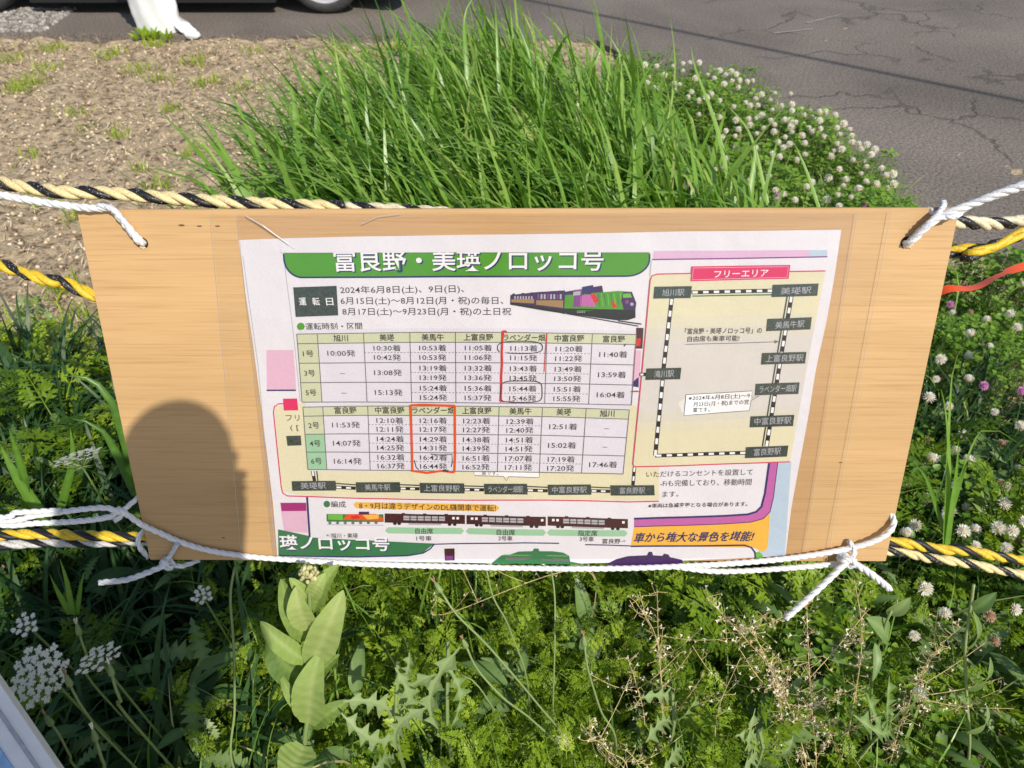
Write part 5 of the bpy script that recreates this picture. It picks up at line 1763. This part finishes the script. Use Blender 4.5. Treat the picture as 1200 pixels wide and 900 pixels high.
tuft('broad grass tuft in the clover just right of the sign', [(((1108, 640, 1.25), (1112, 540, 1.2), (1108, 480, 1.15), (1103, 455, 1.12)), 10, .75), (((1110, 640, 1.25), (1120, 560, 1.2), (1124, 514, 1.15)), 10, .55), (((1106, 620, 1.25), (1085, 560, 1.22), (1072, 545, 1.2)), 9, .3), (((1112, 610, 1.25), (1135, 540, 1.2), (1155, 560, 1.18)), 9, .4), (((1108, 600, 1.25), (1116, 440, 1.2), (1130, 408, 1.18)), 5, .85), (((1112, 600, 1.25), (1150, 505, 1.2), (1195, 520, 1.18)), 4, .8)])
tuft('broad grass blades at left of the lower sign corner', [(((85, 720, 1.2), (78, 680, 1.15), (70, 655, 1.12)), 10, .9), (((90, 720, 1.2), (95, 685, 1.15), (100, 668, 1.12)), 9, .7), (((82, 720, 1.2), (66, 690, 1.16), (58, 672, 1.12)), 8, .8)])
tuft('dark curved grass blades behind the left edge of the sign', [(((160, 560, 1.35), (130, 470, 1.3), (100, 443, 1.28), (75, 441, 1.27)), 14, .15), (((160, 580, 1.35), (120, 505, 1.3), (80, 490, 1.28)), 12, .1), (((60, 620, 1.35), (20, 560, 1.3), (0, 520, 1.28)), 16, .4), (((70, 600, 1.35), (85, 540, 1.3), (82, 500, 1.28)), 14, .4), (((30, 600, 1.35), (28, 560, 1.3), (10, 500, 1.26)), 14, .25)])
tuft('bright tall blades standing highest above the grass clump at centre', [(((560, 230, 2.4), (548, 90, 2.35), (545, 20, 2.3), (560, -10, 2.3)), 11, .6), (((590, 230, 2.4), (583, 60, 2.35), (580, -5, 2.3)), 9, .55), (((630, 230, 2.4), (625, 90, 2.4), (600, 10, 2.35)), 8, .7), (((760, 240, 2.3), (790, 100, 2.3), (785, 10, 2.3)), 4, .9), (((690, 240, 2.4), (712, 100, 2.4), (718, 15, 2.4)), 4, .9), (((540, 230, 2.4), (515, 90, 2.35), (490, 55, 2.3), (470, 60, 2.3)), 12, .5), (((500, 230, 2.4), (470, 100, 2.35), (450, 40, 2.3)), 9, .4)])
tuft('long bent blades at the left end of the grass clump', [(((320, 260, 2.0), (270, 190, 2.0), (240, 140, 2.0), (228, 133, 2.0)), 9, .7), (((330, 260, 2.0), (290, 150, 2.0), (262, 95, 2.0)), 8, .6), (((350, 250, 2.1), (345, 120, 2.1), (322, 82, 2.1)), 13, .65), (((380, 250, 2.1), (372, 130, 2.1), (392, 85, 2.1)), 11, .5), (((330, 250, 2.0), (300, 215, 2.0), (225, 225, 2.0)), 7, .6)])
tuft('slender bright blades rising through the upper clover', [(((860, 240, 2.2), (840, 150, 2.2), (815, 80, 2.2), (810, 50, 2.2)), 8, .85), (((900, 240, 2.2), (880, 160, 2.2), (850, 120, 2.2)), 6, .9), (((875, 245, 2.1), (885, 180, 2.1), (875, 150, 2.1)), 9, .8), (((960, 245, 2.1), (945, 200, 2.1), (930, 165, 2.1)), 6, .8)])


# dried shepherd's-purse stalks
def pods(stem_pts, lab, n, spread=.022, twigs=5):
    P3 = [WP(*p) for p in stem_pts]
    g = P3[0]
    rt = empty('dried_seed_plant', lab, 'plant', (g.x, g.y, 0), group='dried stalks with pale seed pods')
    pp = spline([Vector((g.x, g.y, 0))] + P3, .006)
    mb = MB(); mb.add(*tube(pp, [.0011 * (1 - .6 * i / len(pp)) for i in range(len(pp))], 5), 0)
    fl = MB()
    k0 = int(len(pp) * .25)

    def pod(q, sz):
        a = Vector((random.gauss(0, 1), random.gauss(0, 1), random.gauss(0, 1))).normalized(); b = a.orthogonal().normalized()
        fl.add([q, q + a * sz + b * sz * .6, q + a * sz * .7, q + a * sz - b * sz * .6], [(0, 1, 2), (0, 2, 3)], 0, random.uniform(0, 1))

    def dress(path, m, sp):
        for _ in range(m):
            i = random.randrange(len(path)); o_ = Vector((random.gauss(0, 1), random.gauss(0, 1), random.gauss(.4, 1))).normalized() * sp * random.uniform(.3, 1)
            q = path[i] + o_
            mb.add(*tube([path[i], q], .00035, 3, False), 0)
            pod(q, random.uniform(.0026, .0054))
    for _ in range(twigs):
        i = random.randrange(k0, len(pp) - 1)
        d = Vector((random.gauss(0, 1), random.gauss(0, .6), random.uniform(.3, 1.6))).normalized()
        L = random.uniform(.05, .12)
        tw = spline([pp[i], pp[i] + d * L * .5, pp[i] + d * L + Vector((0, 0, .02))], .006)
        mb.add(*tube(tw, .0005, 4), 0)
        dress(tw, n // (twigs + 2), spread * .6)
    dress(pp[int(len(pp) * .45):], n // 2, spread)
    mb.build('stem', M['drystem'], rt)
    fl.build('seed_pod', M['pod'], rt, kind='stuff')


PD = [([(945, 905, 1.1), (925, 830, 1.05), (900, 780, 1.03), (870, 745, 1.0), (828, 700, .98)], 'dried stalk leaning left with a pod plume below the sign', 150),
      ([(955, 905, 1.1), (952, 840, 1.05), (948, 780, 1.0), (945, 700, .98)], 'upright dried stalk under the hanging rope tail', 150),
      ([(985, 890, 1.1), (1003, 810, 1.03), (1010, 740, 1.0), (1000, 672, .98)], 'tan dried stalk rising to the right knot', 110),
      ([(900, 900, 1.08), (915, 840, 1.05), (905, 790, 1.0), (880, 735, .98)], 'dried stalk with dense pods left of the upright one', 130),
      ([(775, 900, 1.12), (775, 800, 1.05), (768, 745, 1.0), (745, 705, .98)], 'bare dried stalk with few pods at centre right', 50),
      ([(778, 860, 1.12), (772, 760, 1.05), (770, 690, .98)], 'thin dried stalk just right of the bare one', 60),
      ([(755, 850, 1.1), (745, 800, 1.05), (735, 770, 1.0)], 'short dried pod cluster left of the thin stalk', 60),
      ([(735, 900, 1.05), (712, 880, 1.02), (700, 868, .98), (685, 868, .96)], 'curled dried stalk with white pods at the bottom centre', 60),
      ([(760, 905, 1.05), (745, 890, 1.0), (735, 880, .98)], 'tiny dried pod twig at the bottom edge', 40),
      ([(1085, 880, 1.15), (1080, 800, 1.1), (1100, 760, 1.03), (1125, 735, 1.0)], 'pale leafy seed stalk slanting right below the ropes', 80),
      ([(835, 880, 1.1), (842, 830, 1.05), (868, 770, 1.0)], 'forked tan twig left of the pod plume', 30),
      ([(1040, 900, 1.1), (1055, 850, 1.05), (1075, 815, 1.0)], 'greenish pod spray by the grey-green weed', 90),
      ([(690, 670, 1.15), (520, 720, 1.12), (512, 700, 1.1)], 'fine brown twig behind the long arching stalk', 24)]
for a_, b_, n_ in PD: pods(a_, b_, int(n_ * 1.35))


# ------------------------------------------------------------------ clover flowers
def head_mesh(seed, mats, nm):
    r = random.Random(seed)
    mb = MB()
    V, F = sphere((0, 0, 0), .55, 8, 5); mb.add(V, F, 0, .25)
    n = 70
    for i in range(n):
        z = 1 - 1.75 * (i + .5) / n
        th = i * 2.39996 + r.uniform(-.2, .2)
        rr = math.sqrt(max(0, 1 - z * z))
        d = Vector((rr * math.cos(th), rr * math.sin(th), z)).normalized()
        up = (Vector((0, 0, 1)) - d * d.z)
        up = up.normalized() if up.length > .1 else d.orthogonal().normalized()
        s_ = d.cross(up)
        d2 = (d + up * .45).normalized()
        b_ = d * .4; L = r.uniform(.52, .68); w_ = .10
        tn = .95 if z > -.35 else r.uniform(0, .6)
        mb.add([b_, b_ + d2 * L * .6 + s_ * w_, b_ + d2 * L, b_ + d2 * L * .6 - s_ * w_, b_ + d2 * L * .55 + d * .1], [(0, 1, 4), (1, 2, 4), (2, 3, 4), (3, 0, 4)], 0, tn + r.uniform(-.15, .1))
    me_o = mb.build(nm, mats)
    return me_o


def clover_flower(seed, mat, label, group):
    rt = empty('clover_flower', label, 'flower', (0, 0, 0), group)
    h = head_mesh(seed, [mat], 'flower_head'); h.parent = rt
    V, F, T = ST
    st = mk('stem', V * np.array([.6, .6, 1]), F, M['stem'], rt, tint=T + .5)
    return rt, h, st


protos = {}
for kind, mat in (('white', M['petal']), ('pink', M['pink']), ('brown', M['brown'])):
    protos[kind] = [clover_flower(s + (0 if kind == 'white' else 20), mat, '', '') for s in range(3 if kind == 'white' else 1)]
used = set()


def put(kind, pos, r, label, group, tilt=None):
    k = random.randrange(len(protos[kind])); pr = protos[kind][k]
    if (kind, k) not in used:
        used.add((kind, k)); o, h, s_ = pr
    else:
        o = pr[0].copy(); COL.objects.link(o)
        h = pr[1].copy(); h.parent = o; COL.objects.link(h)
        s_ = pr[2].copy(); s_.parent = o; COL.objects.link(s_)
    o.location = (pos.x, pos.y, 0)
    o['label'] = label; o['group'] = group
    h.location = (0, 0, pos.z); h.scale = (r, r, r * .88)
    h.rotation_euler = (random.uniform(-.8, .8), random.uniform(-.8, .8), random.uniform(0, 6))
    s_.location = (0, 0, 0); s_.scale = (.045, .045, pos.z); s_.rotation_euler = (0, 0, random.uniform(0, 6))
    return o


GU = 'white clover flowers along the road edge above the sign'
up_poly = [(752, 75), (830, 70), (905, 95), (985, 135), (1040, 180), (1060, 235), (1000, 243), (870, 243), (800, 235), (770, 150)]


def inpx(n, poly, zf, keep=None, mind=6):
    out = []
    A = np.array(poly)
    tries = 0
    while len(out) < n and tries < n * 80:
        tries += 1
        x = random.uniform(A[:, 0].min(), A[:, 0].max()); y = random.uniform(A[:, 1].min(), A[:, 1].max())
        if not inpoly(np.array([x]), np.array([y]), poly)[0]: continue
        if keep and random.random() > keep(x, y): continue
        if any((x - a) ** 2 + (y - b) ** 2 < mind ** 2 for a, b in out): continue
        out.append((x, y))
    return out


keepu = lambda x, y: .22 + .78 * math.exp(-((y - (70 + max(0, x - 830) * .62)) / 48) ** 2)
for (x, y) in inpx(150, up_poly, 0, keepu, 6.5):
    p = gp(x, y, random.uniform(.25, .34)); put('white', p, random.uniform(.0115, .0175), 'small white clover flower in the patch between grass and road above the sign', GU)
for (x, y) in inpx(16, up_poly, 0, None, 12):
    p = gp(x, y, random.uniform(.15, .22)); put('brown', p, random.uniform(.009, .012), 'faded brownish clover flower in the patch above the sign', 'faded clover flowers above the sign')
GR = 'white clover flowers right of the sign'
rp = [(1128, 320), (1205, 330), (1205, 640), (1055, 640), (1065, 560), (1090, 450)]
for (x, y) in inpx(34, rp, 0, None, 17):
    p = gp(x, y, random.uniform(.20, .30)); put('white', p, random.uniform(.0095, .0155), 'white clover flower in the leafy patch right of the sign', GR)
for (x, y) in inpx(8, rp, 0, None, 20):
    p = gp(x, y, random.uniform(.16, .24)); put('brown', p, random.uniform(.009, .012), 'faded brown clover flower right of the sign', 'faded clover flowers right of the sign')
singles = [('white', 1062, 625, .0135, 'large white clover flower touching the lower right sign edge'), ('white', 1129, 622, .0135, 'large white clover flower just above the right ropes'), ('white', 1108, 606, .0115, 'white clover flower between the sign edge and the grass tuft'),
           ('white', 1085, 690, .0135, 'white clover flower just below the right ropes'), ('white', 1108, 719, .0115, 'second white clover flower below the right ropes'), ('white', 1190, 714, .0115, 'white clover flower at the right edge below the ropes'),
           ('white', 1078, 814, .013, 'white clover flower at lower right among the weeds'), ('white', 1072, 745, .0095, 'small cream clover flower below the knot at right'), ('brown', 1160, 722, .011, 'brown clover flower right of the tall pale stem'), ('brown', 1166, 752, .010, 'dark faded clover flower lowest at right'),
           ('white', 1187, 622, .012, 'white clover flower near the right edge above the ropes'), ('white', 1180, 642, .011, 'pale clover flower hanging close over the right ropes'),
           ('pink', 1114, 357, .012, 'pink clover flower beside the orange tape'), ('pink', 1153, 452, .0115, 'pink clover flower in the middle of the right patch'), ('pink', 1197, 458, .011, 'pink clover flower at the right edge of the picture'),
           ('pink', 864, 153, .010, 'mauve clover flower high in the patch above the sign'), ('pink', 911, 229, .011, 'deep pink clover flower just above the sign edge'), ('pink', 1013, 240, .011, 'pink clover flower at the sign edge near the right end'),
           ('white', 690, 240, .010, 'lone white clover flower peeking over the middle of the sign'), ('white', 660, 868, .010, 'small pale flower low at the bottom centre')]
for kd, x, y, r_, lab in singles:
    p = gp(x, y, random.uniform(.26, .32) if y > 300 else .24)
    put(kd, p, r_, lab, 'single clover flowers')

# ------------------------------------------------------------------ parked car
def car():
    pl_ = gp(-8, 17); pr_ = gp(388, 14)
    y0_ = (pl_.y + pr_.y) / 2 - .10
    xr, xl = pr_.x, pl_.x
    g = .016
    rt = empty('parked_car', 'dark parked car behind the bank, tyres in view, a low black sill standing in for its shadow', 'car', ((xl + xr) / 2, y0_ + .7, g))
    paint = flat('shadow_black_car_paint', (.012, .013, .016), .25, spec=.5, coat=.6)  # black chosen so the body doubles as the shadow band below
    rub = flat('tyre_rubber', (.045, .045, .045), .8, var=.2, bump=.2)
    rim = flat('silver_rim', (.72, .72, .74), .25, .6)
    gls = flat('car_glass', (.02, .025, .03), .05, spec=.8)
    plas = flat('black_plastic', (.012, .012, .012), .6)
    x0, x1 = xl - .62, xr + .66
    zs = [(x0, .20), (x0 - .02, .55), (x0 + .02, .95), (x0 + .18, 1.02), (x0 + .42, 1.50), (x0 + 1.1, 1.60), (x0 + 2.0, 1.58), (x0 + 2.75, 1.08), (x1 - .08, .92), (x1, .70), (x1, .24), (x1 - .10, .115)]
    # body: outline extruded across the width with arches cut by profile
    low = [(x1 - .12, .115)]
    for cx in (xr, xl):
        for k in range(9):
            a = math.pi * k / 8
            low.append((cx + .36 * math.cos(a), .20 + .36 * math.sin(a)))
        low.append((cx - .37, .115 if cx == xr else .20))
    prof = zs[:-1] + low
    bm = bmesh.new()
    inset = []
    def ring(y, sc):
        out = []
        for x, z in prof:
            zz = z
            yy = y
            if z > .98: yy = y + (.16 * (z - .98) / .6) * (1 if y < y0_ + .7 else -1)
            out.append(bm.verts.new((x - rt.location.x, yy - rt.location.y, zz)))
        return out
    A_ = ring(y0_ - .02, 1); B_ = ring(y0_ + 1.42, 1)
    n = len(prof)
    for i in range(n):
        j = (i + 1) % n
        bm.faces.new((A_[i], A_[j], B_[j], B_[i]))
    for rg in (A_, B_):
        f = bm.faces.new(rg); bmesh.ops.triangulate(bm, faces=[f])
    bmesh.ops.recalc_face_normals(bm, faces=bm.faces)
    bmesh.ops.bevel(bm, geom=[e for e in bm.edges if abs(e.verts[0].co.y - e.verts[1].co.y) < .01 and e.calc_face_angle(0) > .8], offset=.03, segments=2, affect='EDGES')
    me = bpy.data.meshes.new('body'); bm.to_mesh(me); bm.free(); me.materials.append(paint); link_mesh('body', me, rt)
    mb = MB(); mb.add(*box(((xl + xr) / 2, y0_ + .01, g + .115), Vector((1, 0, 0)), Vector((0, 1, 0)), Vector((0, 0, 1)), (xr - xl) / 2 - .36, .03, .035), 0); mb.build('shadow_band_sill', plas, rt)  # low black sill shaped to give the dark band of the car's shadow
    mb = MB(); mb.add(*box(((xl + xr) / 2, y0_ + .72, g + .17), Vector((1, 0, 0)), Vector((0, 1, 0)), Vector((0, 0, 1)), (xr - xl) / 2 + .45, .60, .05), 0); mb.build('underbody', plas, rt)
    for ys_, sg in ((y0_ - .02, -1), (y0_ + 1.42, 1)):
        for (a_, b_) in ((.5, 1.15), (1.22, 1.95)):
            zz0, zz1 = 1.05, 1.47
            V = [Vector((x0 + a_ + (.0 if a_ > 1 else .02), 0, zz0)), Vector((x0 + b_ + (.25 if b_ > 1.5 else 0), 0, zz0)), Vector((x0 + b_ - (.05 if b_ > 1.5 else 0), 0, zz1)), Vector((x0 + a_ + (.06 if a_ < 1 else 0), 0, zz1))]
            for v in V: v.y = ys_ + sg * .006 - sg * (.16 * (v.z - .98) / .6)
            mk('side_window', V, [(0, 1, 2, 3)], gls, rt)
    for (xa, za, xb, zb, nm) in ((x0 + 2.05, 1.53, x0 + 2.7, 1.11, 'windscreen'), (x0 + .23, 1.10, x0 + .40, 1.45, 'rear_window')):
        o = .012 if nm == 'windscreen' else -.012
        V = [(xa + o, y0_ + .13 + (0 if nm != 'windscreen' else .04), za + .012), (xa + o, y0_ + 1.27, za + .012), (xb + o, y0_ + 1.24, zb + .012), (xb + o, y0_ + .16, zb + .012)]
        mk(nm, V, [(0, 1, 2, 3)], gls, rt)
    for x, nm, cl in ((x1 + .004, 'headlight', (.8, .8, .8)), (x0 - .03, 'tail_light', (.5, .02, .02))):
        for yy in (y0_ + .18, y0_ + 1.22):
            mb = MB(); mb.add(*sphere((x, yy, .72), .09, 10, 6, (.35, 1, .8)), 0); mb.build(nm, flat(nm, cl, .1), rt, smooth=True)
    for cx in (xl, xr):
        for yy, sg in ((y0_ + .07, -1), (y0_ + 1.33, 1)):
            R_ = .285
            c_ = Vector((cx, yy, g + R_))
            ax = Vector((0, sg, 0))
            mb = MB(); mb.add(*lathe(c_, ax, [(.175, -.08), (.25, -.085), (R_ - .006, -.065), (R_, -.04), (R_, .04), (R_ - .006, .062), (.262, .078), (.240, .085), (.218, .080), (.208, .06)], 40), 0)
            wh = mb.build('wheel', rub, rt, smooth=True)
            mb = MB(); mb.add(*lathe(c_, ax, [(.217, .078), (.210, .082), (.198, .062), (.05, .05), (.045, .066), (.001, .066)], 40), 0)
            for k in range(7):
                t = 6.283 * k / 7; d = Vector((math.cos(t), 0, math.sin(t)))
                mb.add(*box(c_ + d * .105 + ax * .062, d, ax, d.cross(ax), .06, .008, .016), 0)
            mb.build('rim', rim, wh)


car()

# white wrapped bundle at the asphalt edge
wh = flat('white_sheeting', (.80, .81, .82), .35, spec=.5, var=.04, scale=18, bump=.9)
c0 = gp(183, 43, .0)
rt = empty('wrapped_bundle', 'white plastic sheeting wrapped round a post base at the asphalt edge', 'cover', (c0.x, c0.y + .1, 0))
V = []; F = []
n_, h_ = 40, 26
for j in range(h_ + 1):
    t = j / h_; z = -.01 + t * .95
    for k in range(n_):
        a = 6.283 * k / n_
        rx = .148 + .015 * t + .008 * math.sin(a * 5 + t * 9) + .005 * math.sin(a * 11 - t * 17) + .006 * math.sin(t * 40 + a * 2)
        ry = .10 + .006 * math.sin(a * 7 + t * 12)
        if t > .9: rx *= 1 - (t - .9) * 6; ry *= 1 - (t - .9) * 6
        V.append(Vector((c0.x - .005 + rx * math.cos(a), c0.y + .10 + ry * math.sin(a), z)))
for j in range(h_):
    for k in range(n_):
        k2 = (k + 1) % n_
        F.append((j * n_ + k, j * n_ + k2, (j + 1) * n_ + k2, (j + 1) * n_ + k))
mk('sheeting', V, F, wh, rt, smooth=True)
fp = spline([W(196, -14, 5.35), W(200, 4, 5.3), W(205, 22, 5.2), gp(214, 30, .06), gp(221, 36, .035), gp(226, 41, .02)], .03)
mb = MB(); path, T_, N_ = frames(fp)
V = []; F = []
for i, p in enumerate(path):
    t = i / (len(path) - 1); wd = .03 + .035 * t * (1 if t < .9 else .7)
    for k in range(8):
        a = 6.283 * k / 8
        V.append(p + Vector((math.cos(a) * wd, math.sin(a) * .03, math.sin(a) * .018 + .004 * math.sin(i * 2 + k))))
for i in range(len(path) - 1):
    for k in range(8):
        k2 = (k + 1) % 8; F.append((i * 8 + k, i * 8 + k2, (i + 1) * 8 + k2, (i + 1) * 8 + k))
F.append(tuple((len(path) - 1) * 8 + k for k in range(8)))
mk('loose_flap', V, F, wh, rt, smooth=True)
# leafy weed at its foot
rt = empty('leafy_weed', 'bright green weed at the foot of the white wrapped bundle', 'plant', (c0.x + .03, c0.y - .02, 0))
for k in range(22):
    b_ = Vector((c0.x + random.uniform(-.12, .16), c0.y - random.uniform(.0, .10), 0)); tp_ = b_ + Vector((random.uniform(-.05, .05), random.uniform(-.06, .02), random.uniform(.03, .09)))
    V, F, T = leafsurf(b_, tp_, random.uniform(.02, .035), CAMDIR, .1, .2, 6, tint=random.uniform(.2, .7)); mb = MB(); mb.add(V, F, 0, T); mb.build('leaf', M['carrot'], rt, smooth=True)

# ------------------------------------------------------------------ overhead wire whose shadow crosses the road
a = gp(725, 22, .014); b = gp(1215, 122, .014)
hz = 4.6
off_ = -SUND * (hz / -SUND.z)
a2, b2 = a + off_, b + off_
d = (b2 - a2).normalized()
pA = a2 - d * 14; pB = b2 + d * 9
rt = empty('overhead_wire', 'overhead cable between two utility poles, seen only by its shadow on the road', 'cable', (pA + pB) / 2)
mb = MB(); mb.add(*tube([pA.lerp(pB, t / 30) for t in range(31)], .022, 8), 0); mb.build('cable', flat('cable', (.02, .02, .02), .6), rt, smooth=True)
conc = flat('pole_concrete', (.42, .41, .39), .8, var=.1, scale=10)
for q, lab in ((pA, 'concrete utility pole at the far left end of the cable'), (pB, 'concrete utility pole at the near right end of the cable')):
    rt = empty('utility_pole', lab, 'pole', (q.x, q.y, 0))
    mb = MB(); mb.add(*lathe((q.x, q.y + .16, -.1), (0, 0, 1), [(.15, 0), (.13, 3), (.11, 6), (.001, 6.02)], 16), 0); mb.build('pole', conc, rt, smooth=True)
    mb = MB(); mb.add(*box((q.x, q.y + .05, hz - .05), Vector((1, 0, 0)), Vector((0, 1, 0)), Vector((0, 0, 1)), .05, .08, .04), 0); mb.build('bracket', M['navyblack'], rt)

# ------------------------------------------------------------------ the photographer (outside the frame; casts the shadow on the sign)
def skin_obj(name, J, E, mat, parent, root, sub=1):
    me = bpy.data.meshes.new(name)
    keys = list(J.keys()); idx = {k: i for i, k in enumerate(keys)}
    org = rootloc(parent)
    me.from_pydata([tuple(Vector(J[k][0]) - org) for k in keys], [(idx[a], idx[b]) for a, b in E], [])
    me.update()
    me.materials.append(mat)
    o = link_mesh(name, me, parent)
    sk = o.modifiers.new('skin', 'SKIN'); sk.use_smooth_shade = True
    lay = me.skin_vertices[0] if me.skin_vertices else None
    if lay is None:
        bm = bmesh.new(); bm.from_mesh(me); bm.verts.layers.skin.verify(); bm.to_mesh(me); bm.free(); lay = me.skin_vertices[0]
    for k in keys:
        r_ = J[k][1]
        lay.data[idx[k]].radius = r_ if isinstance(r_, tuple) else (r_, r_)
        lay.data[idx[k]].use_root = (k == root)
    s2 = o.modifiers.new('sub', 'SUBSURF'); s2.levels = sub; s2.render_levels = sub
    return o


Q = SP(217, 535, 0)
tH = 1.02 + .26
HEAD = Q - SUND * tH
print('HEAD', HEAD, 'dist cam', (HEAD - CAM).length)
hip = Vector((HEAD.x - .30, HEAD.y - .46, .84)); feet = Vector((hip.x - .06, hip.y - .02, 0))
chest = Vector((HEAD.x - .10, HEAD.y - .16, HEAD.z - .27)); neck = HEAD + Vector((-.03, -.06, -.11))
# phone: its lens sits at the camera
rtp = empty('phone', 'black phone held sideways by the photographer', 'phone', CAM - FWD * .02)
pc = CAM - FWD * .010 + RIGHT * (-.062) + UP * (-.012)
mb = MB(); mb.add(*box(pc, RIGHT, UP, FWD, .078, .037, .004), 0); mb.build('phone_body', flat('phone_black', (.02, .02, .022), .2), rtp)
mb = MB(); mb.add(*box(pc - FWD * .0045, RIGHT, UP, FWD, .073, .034, .0003), 0); mb.build('screen', flat('phone_screen', (.03, .035, .04), .05), rtp)

rtb = empty('person', 'person standing behind the camera in a T-shirt and trousers, holding a phone', 'person', feet)
sk = flat('skin', (.52, .31, .21), .5)
J = {}; E = []
J['pelvis'] = (hip, .10)
J['belly'] = (hip.lerp(chest, .5), .10); J['chest'] = (chest, .115); J['neck'] = (neck, .048)
J['head0'] = (HEAD + Vector((0, -.01, -.055)), .054); J['head1'] = (HEAD + Vector((0, 0, .005)), .062); J['head2'] = (HEAD + Vector((0, -.005, .05)), .052)
E += [('pelvis', 'belly'), ('belly', 'chest'), ('chest', 'neck'), ('neck', 'head0'), ('head0', 'head1'), ('head1', 'head2')]
for s_, sx in (('l', -1), ('r', 1)):
    sh = chest + Vector((sx * .15, .02, .09))
    hand = pc + RIGHT * (-.086 if sx < 0 else .113) + UP * (.048 if sx < 0 else .008) - FWD * .024
    el = sh.lerp(hand, .5) + Vector((-.06, -.05, -.17))
    if sx > 0: el.x = hand.x + .005
    J[s_ + 'sh'] = (sh, .052); J[s_ + 'el'] = (el, .038); J[s_ + 'wr'] = (hand - Vector((sx * .004, .055, .06)), .028); J[s_ + 'palm'] = (hand, (.030, .022))
    E += [('chest', s_ + 'sh'), (s_ + 'sh', s_ + 'el'), (s_ + 'el', s_ + 'wr'), (s_ + 'wr', s_ + 'palm')]
    for f in range(4):
        b_ = hand + UP * (-.020 + .015 * f) + RIGHT * (sx * .010) + FWD * .006
        m_ = hand + UP * (-.024 + .016 * f) + RIGHT * (sx * .014) + FWD * .020
        t_ = pc + RIGHT * (sx * (.083 - .02)) + UP * (-.026 + .0155 * f) + FWD * .0125 * (1 if sx < 0 else .2)
        if sx > 0: m_ = hand + UP * (-.024 + .016 * f) + RIGHT * .016 + FWD * .008; t_ = m_ + FWD * .006 - RIGHT * .004
        J[f'{s_}f{f}a'] = (b_, .009); J[f'{s_}f{f}b'] = (m_, .008); J[f'{s_}f{f}c'] = (t_, .007)
        E += [(s_ + 'palm', f'{s_}f{f}a'), (f'{s_}f{f}a', f'{s_}f{f}b'), (f'{s_}f{f}b', f'{s_}f{f}c')]
    th = hand - RIGHT * sx * .02 + UP * .02 - FWD * .002
    J[s_ + 't1'] = (th, .010); J[s_ + 't2'] = (th - RIGHT * sx * .022 + UP * .006, .009)
    E += [(s_ + 'palm', s_ + 't1'), (s_ + 't1', s_ + 't2')]
    hj = hip + Vector((sx * .085, 0, -.06)); kn = Vector((hip.x - .03 + sx * .10, hip.y + .05, .47)); an = Vector((hip.x - .06 + sx * .11, hip.y - .03, .08))
    J[s_ + 'hp'] = (hj, .078); J[s_ + 'kn'] = (kn, .052); J[s_ + 'an'] = (an, .034); J[s_ + 'toe'] = (an + Vector((sx * .02, .15, -.045)), .028)
    E += [('pelvis', s_ + 'hp'), (s_ + 'hp', s_ + 'kn'), (s_ + 'kn', s_ + 'an'), (s_ + 'an', s_ + 'toe')]
skin_obj('body', J, E, sk, rtb, 'pelvis', 2)
# clothes follow the body
shirt = flat('shirt_cloth', (.25, .27, .32), .9, var=.1); trs = flat('trouser_cloth', (.05, .06, .09), .9, var=.1)
JS = {k: (J[k][0], (J[k][1] + .018)) for k in ('pelvis', 'belly', 'chest', 'lsh', 'rsh')}
for s_ in 'lr': JS[s_ + 'slv'] = (J[s_ + 'sh'][0].lerp(J[s_ + 'el'][0], .7), .058)
skin_obj('t_shirt', JS, [('pelvis', 'belly'), ('belly', 'chest'), ('chest', 'lsh'), ('chest', 'rsh'), ('lsh', 'lslv'), ('rsh', 'rslv')], shirt, rtb, 'belly', 2)
JT = {'pelvis': (hip + Vector((0, 0, .02)), .105)}
ET = []
for s_ in 'lr':
    for a_, d_ in (('hp', .022), ('kn', .022), ('an', .024)): JT[s_ + a_] = (J[s_ + a_][0], J[s_ + a_][1] + d_)
    ET += [('pelvis', s_ + 'hp'), (s_ + 'hp', s_ + 'kn'), (s_ + 'kn', s_ + 'an')]
skin_obj('trousers', JT, ET, trs, rtb, 'pelvis', 2)
hair = flat('dark_hair', (.02, .015, .012), .5, var=.3, scale=90, bump=.8)
mb = MB(); V, F = sphere(HEAD + Vector((0, -.018, .018)), .072, 20, 14, (.92, 1.0, .98)); mb.add(V, F, 0); mb.build('hair', hair, rtb, smooth=True)
FR = Matrix.Rotation(R(-42), 3, 'X')
eye = flat('eye_white', (.8, .8, .8), .2); pup = flat('pupil', (.02, .01, .01), .1); lip = flat('lips', (.45, .16, .14), .5)
for sx in (-1, 1):
    mb = MB(); mb.add(*sphere(HEAD + FR @ Vector((sx * .030, .060, -.008)), .012, 10, 8), 0); e_ = mb.build('eye', eye, rtb, smooth=True)
    mb = MB(); mb.add(*sphere(HEAD + FR @ Vector((sx * .030, .0705, -.011)), .005, 8, 6), 0); mb.build('pupil', pup, e_, smooth=True)
    mb = MB(); mb.add(*sphere(HEAD + FR @ Vector((sx * .060, -.005, -.016)), .024, 10, 8, (.3, .6, 1)), 0); mb.build('ear', sk, rtb, smooth=True)
mb = MB(); mb.add(*tube([HEAD + FR @ Vector((0, .062, .0)), HEAD + FR @ Vector((0, .074, -.018)), HEAD + FR @ Vector((0, .084, -.032)), HEAD + FR @ Vector((0, .070, -.040))], [.006, .009, .011, .008], 8), 0); mb.build('nose', sk, rtb, smooth=True)
mb = MB(); mb.add(*sphere(HEAD + FR @ Vector((0, .056, -.064)), .018, 10, 6, (1.2, .5, .4)), 0); mb.build('mouth', lip, rtb, smooth=True)
shoe = flat('shoe', (.6, .6, .6), .6)
for s_ in 'lr':
    a_ = J[s_ + 'an'][0]
    mb = MB(); mb.add(*sphere((a_.x, a_.y + .06, .035), .05, 14, 8, (.95, 2.7, .95)), 0); mb.build('shoe', shoe, rtb, smooth=True)
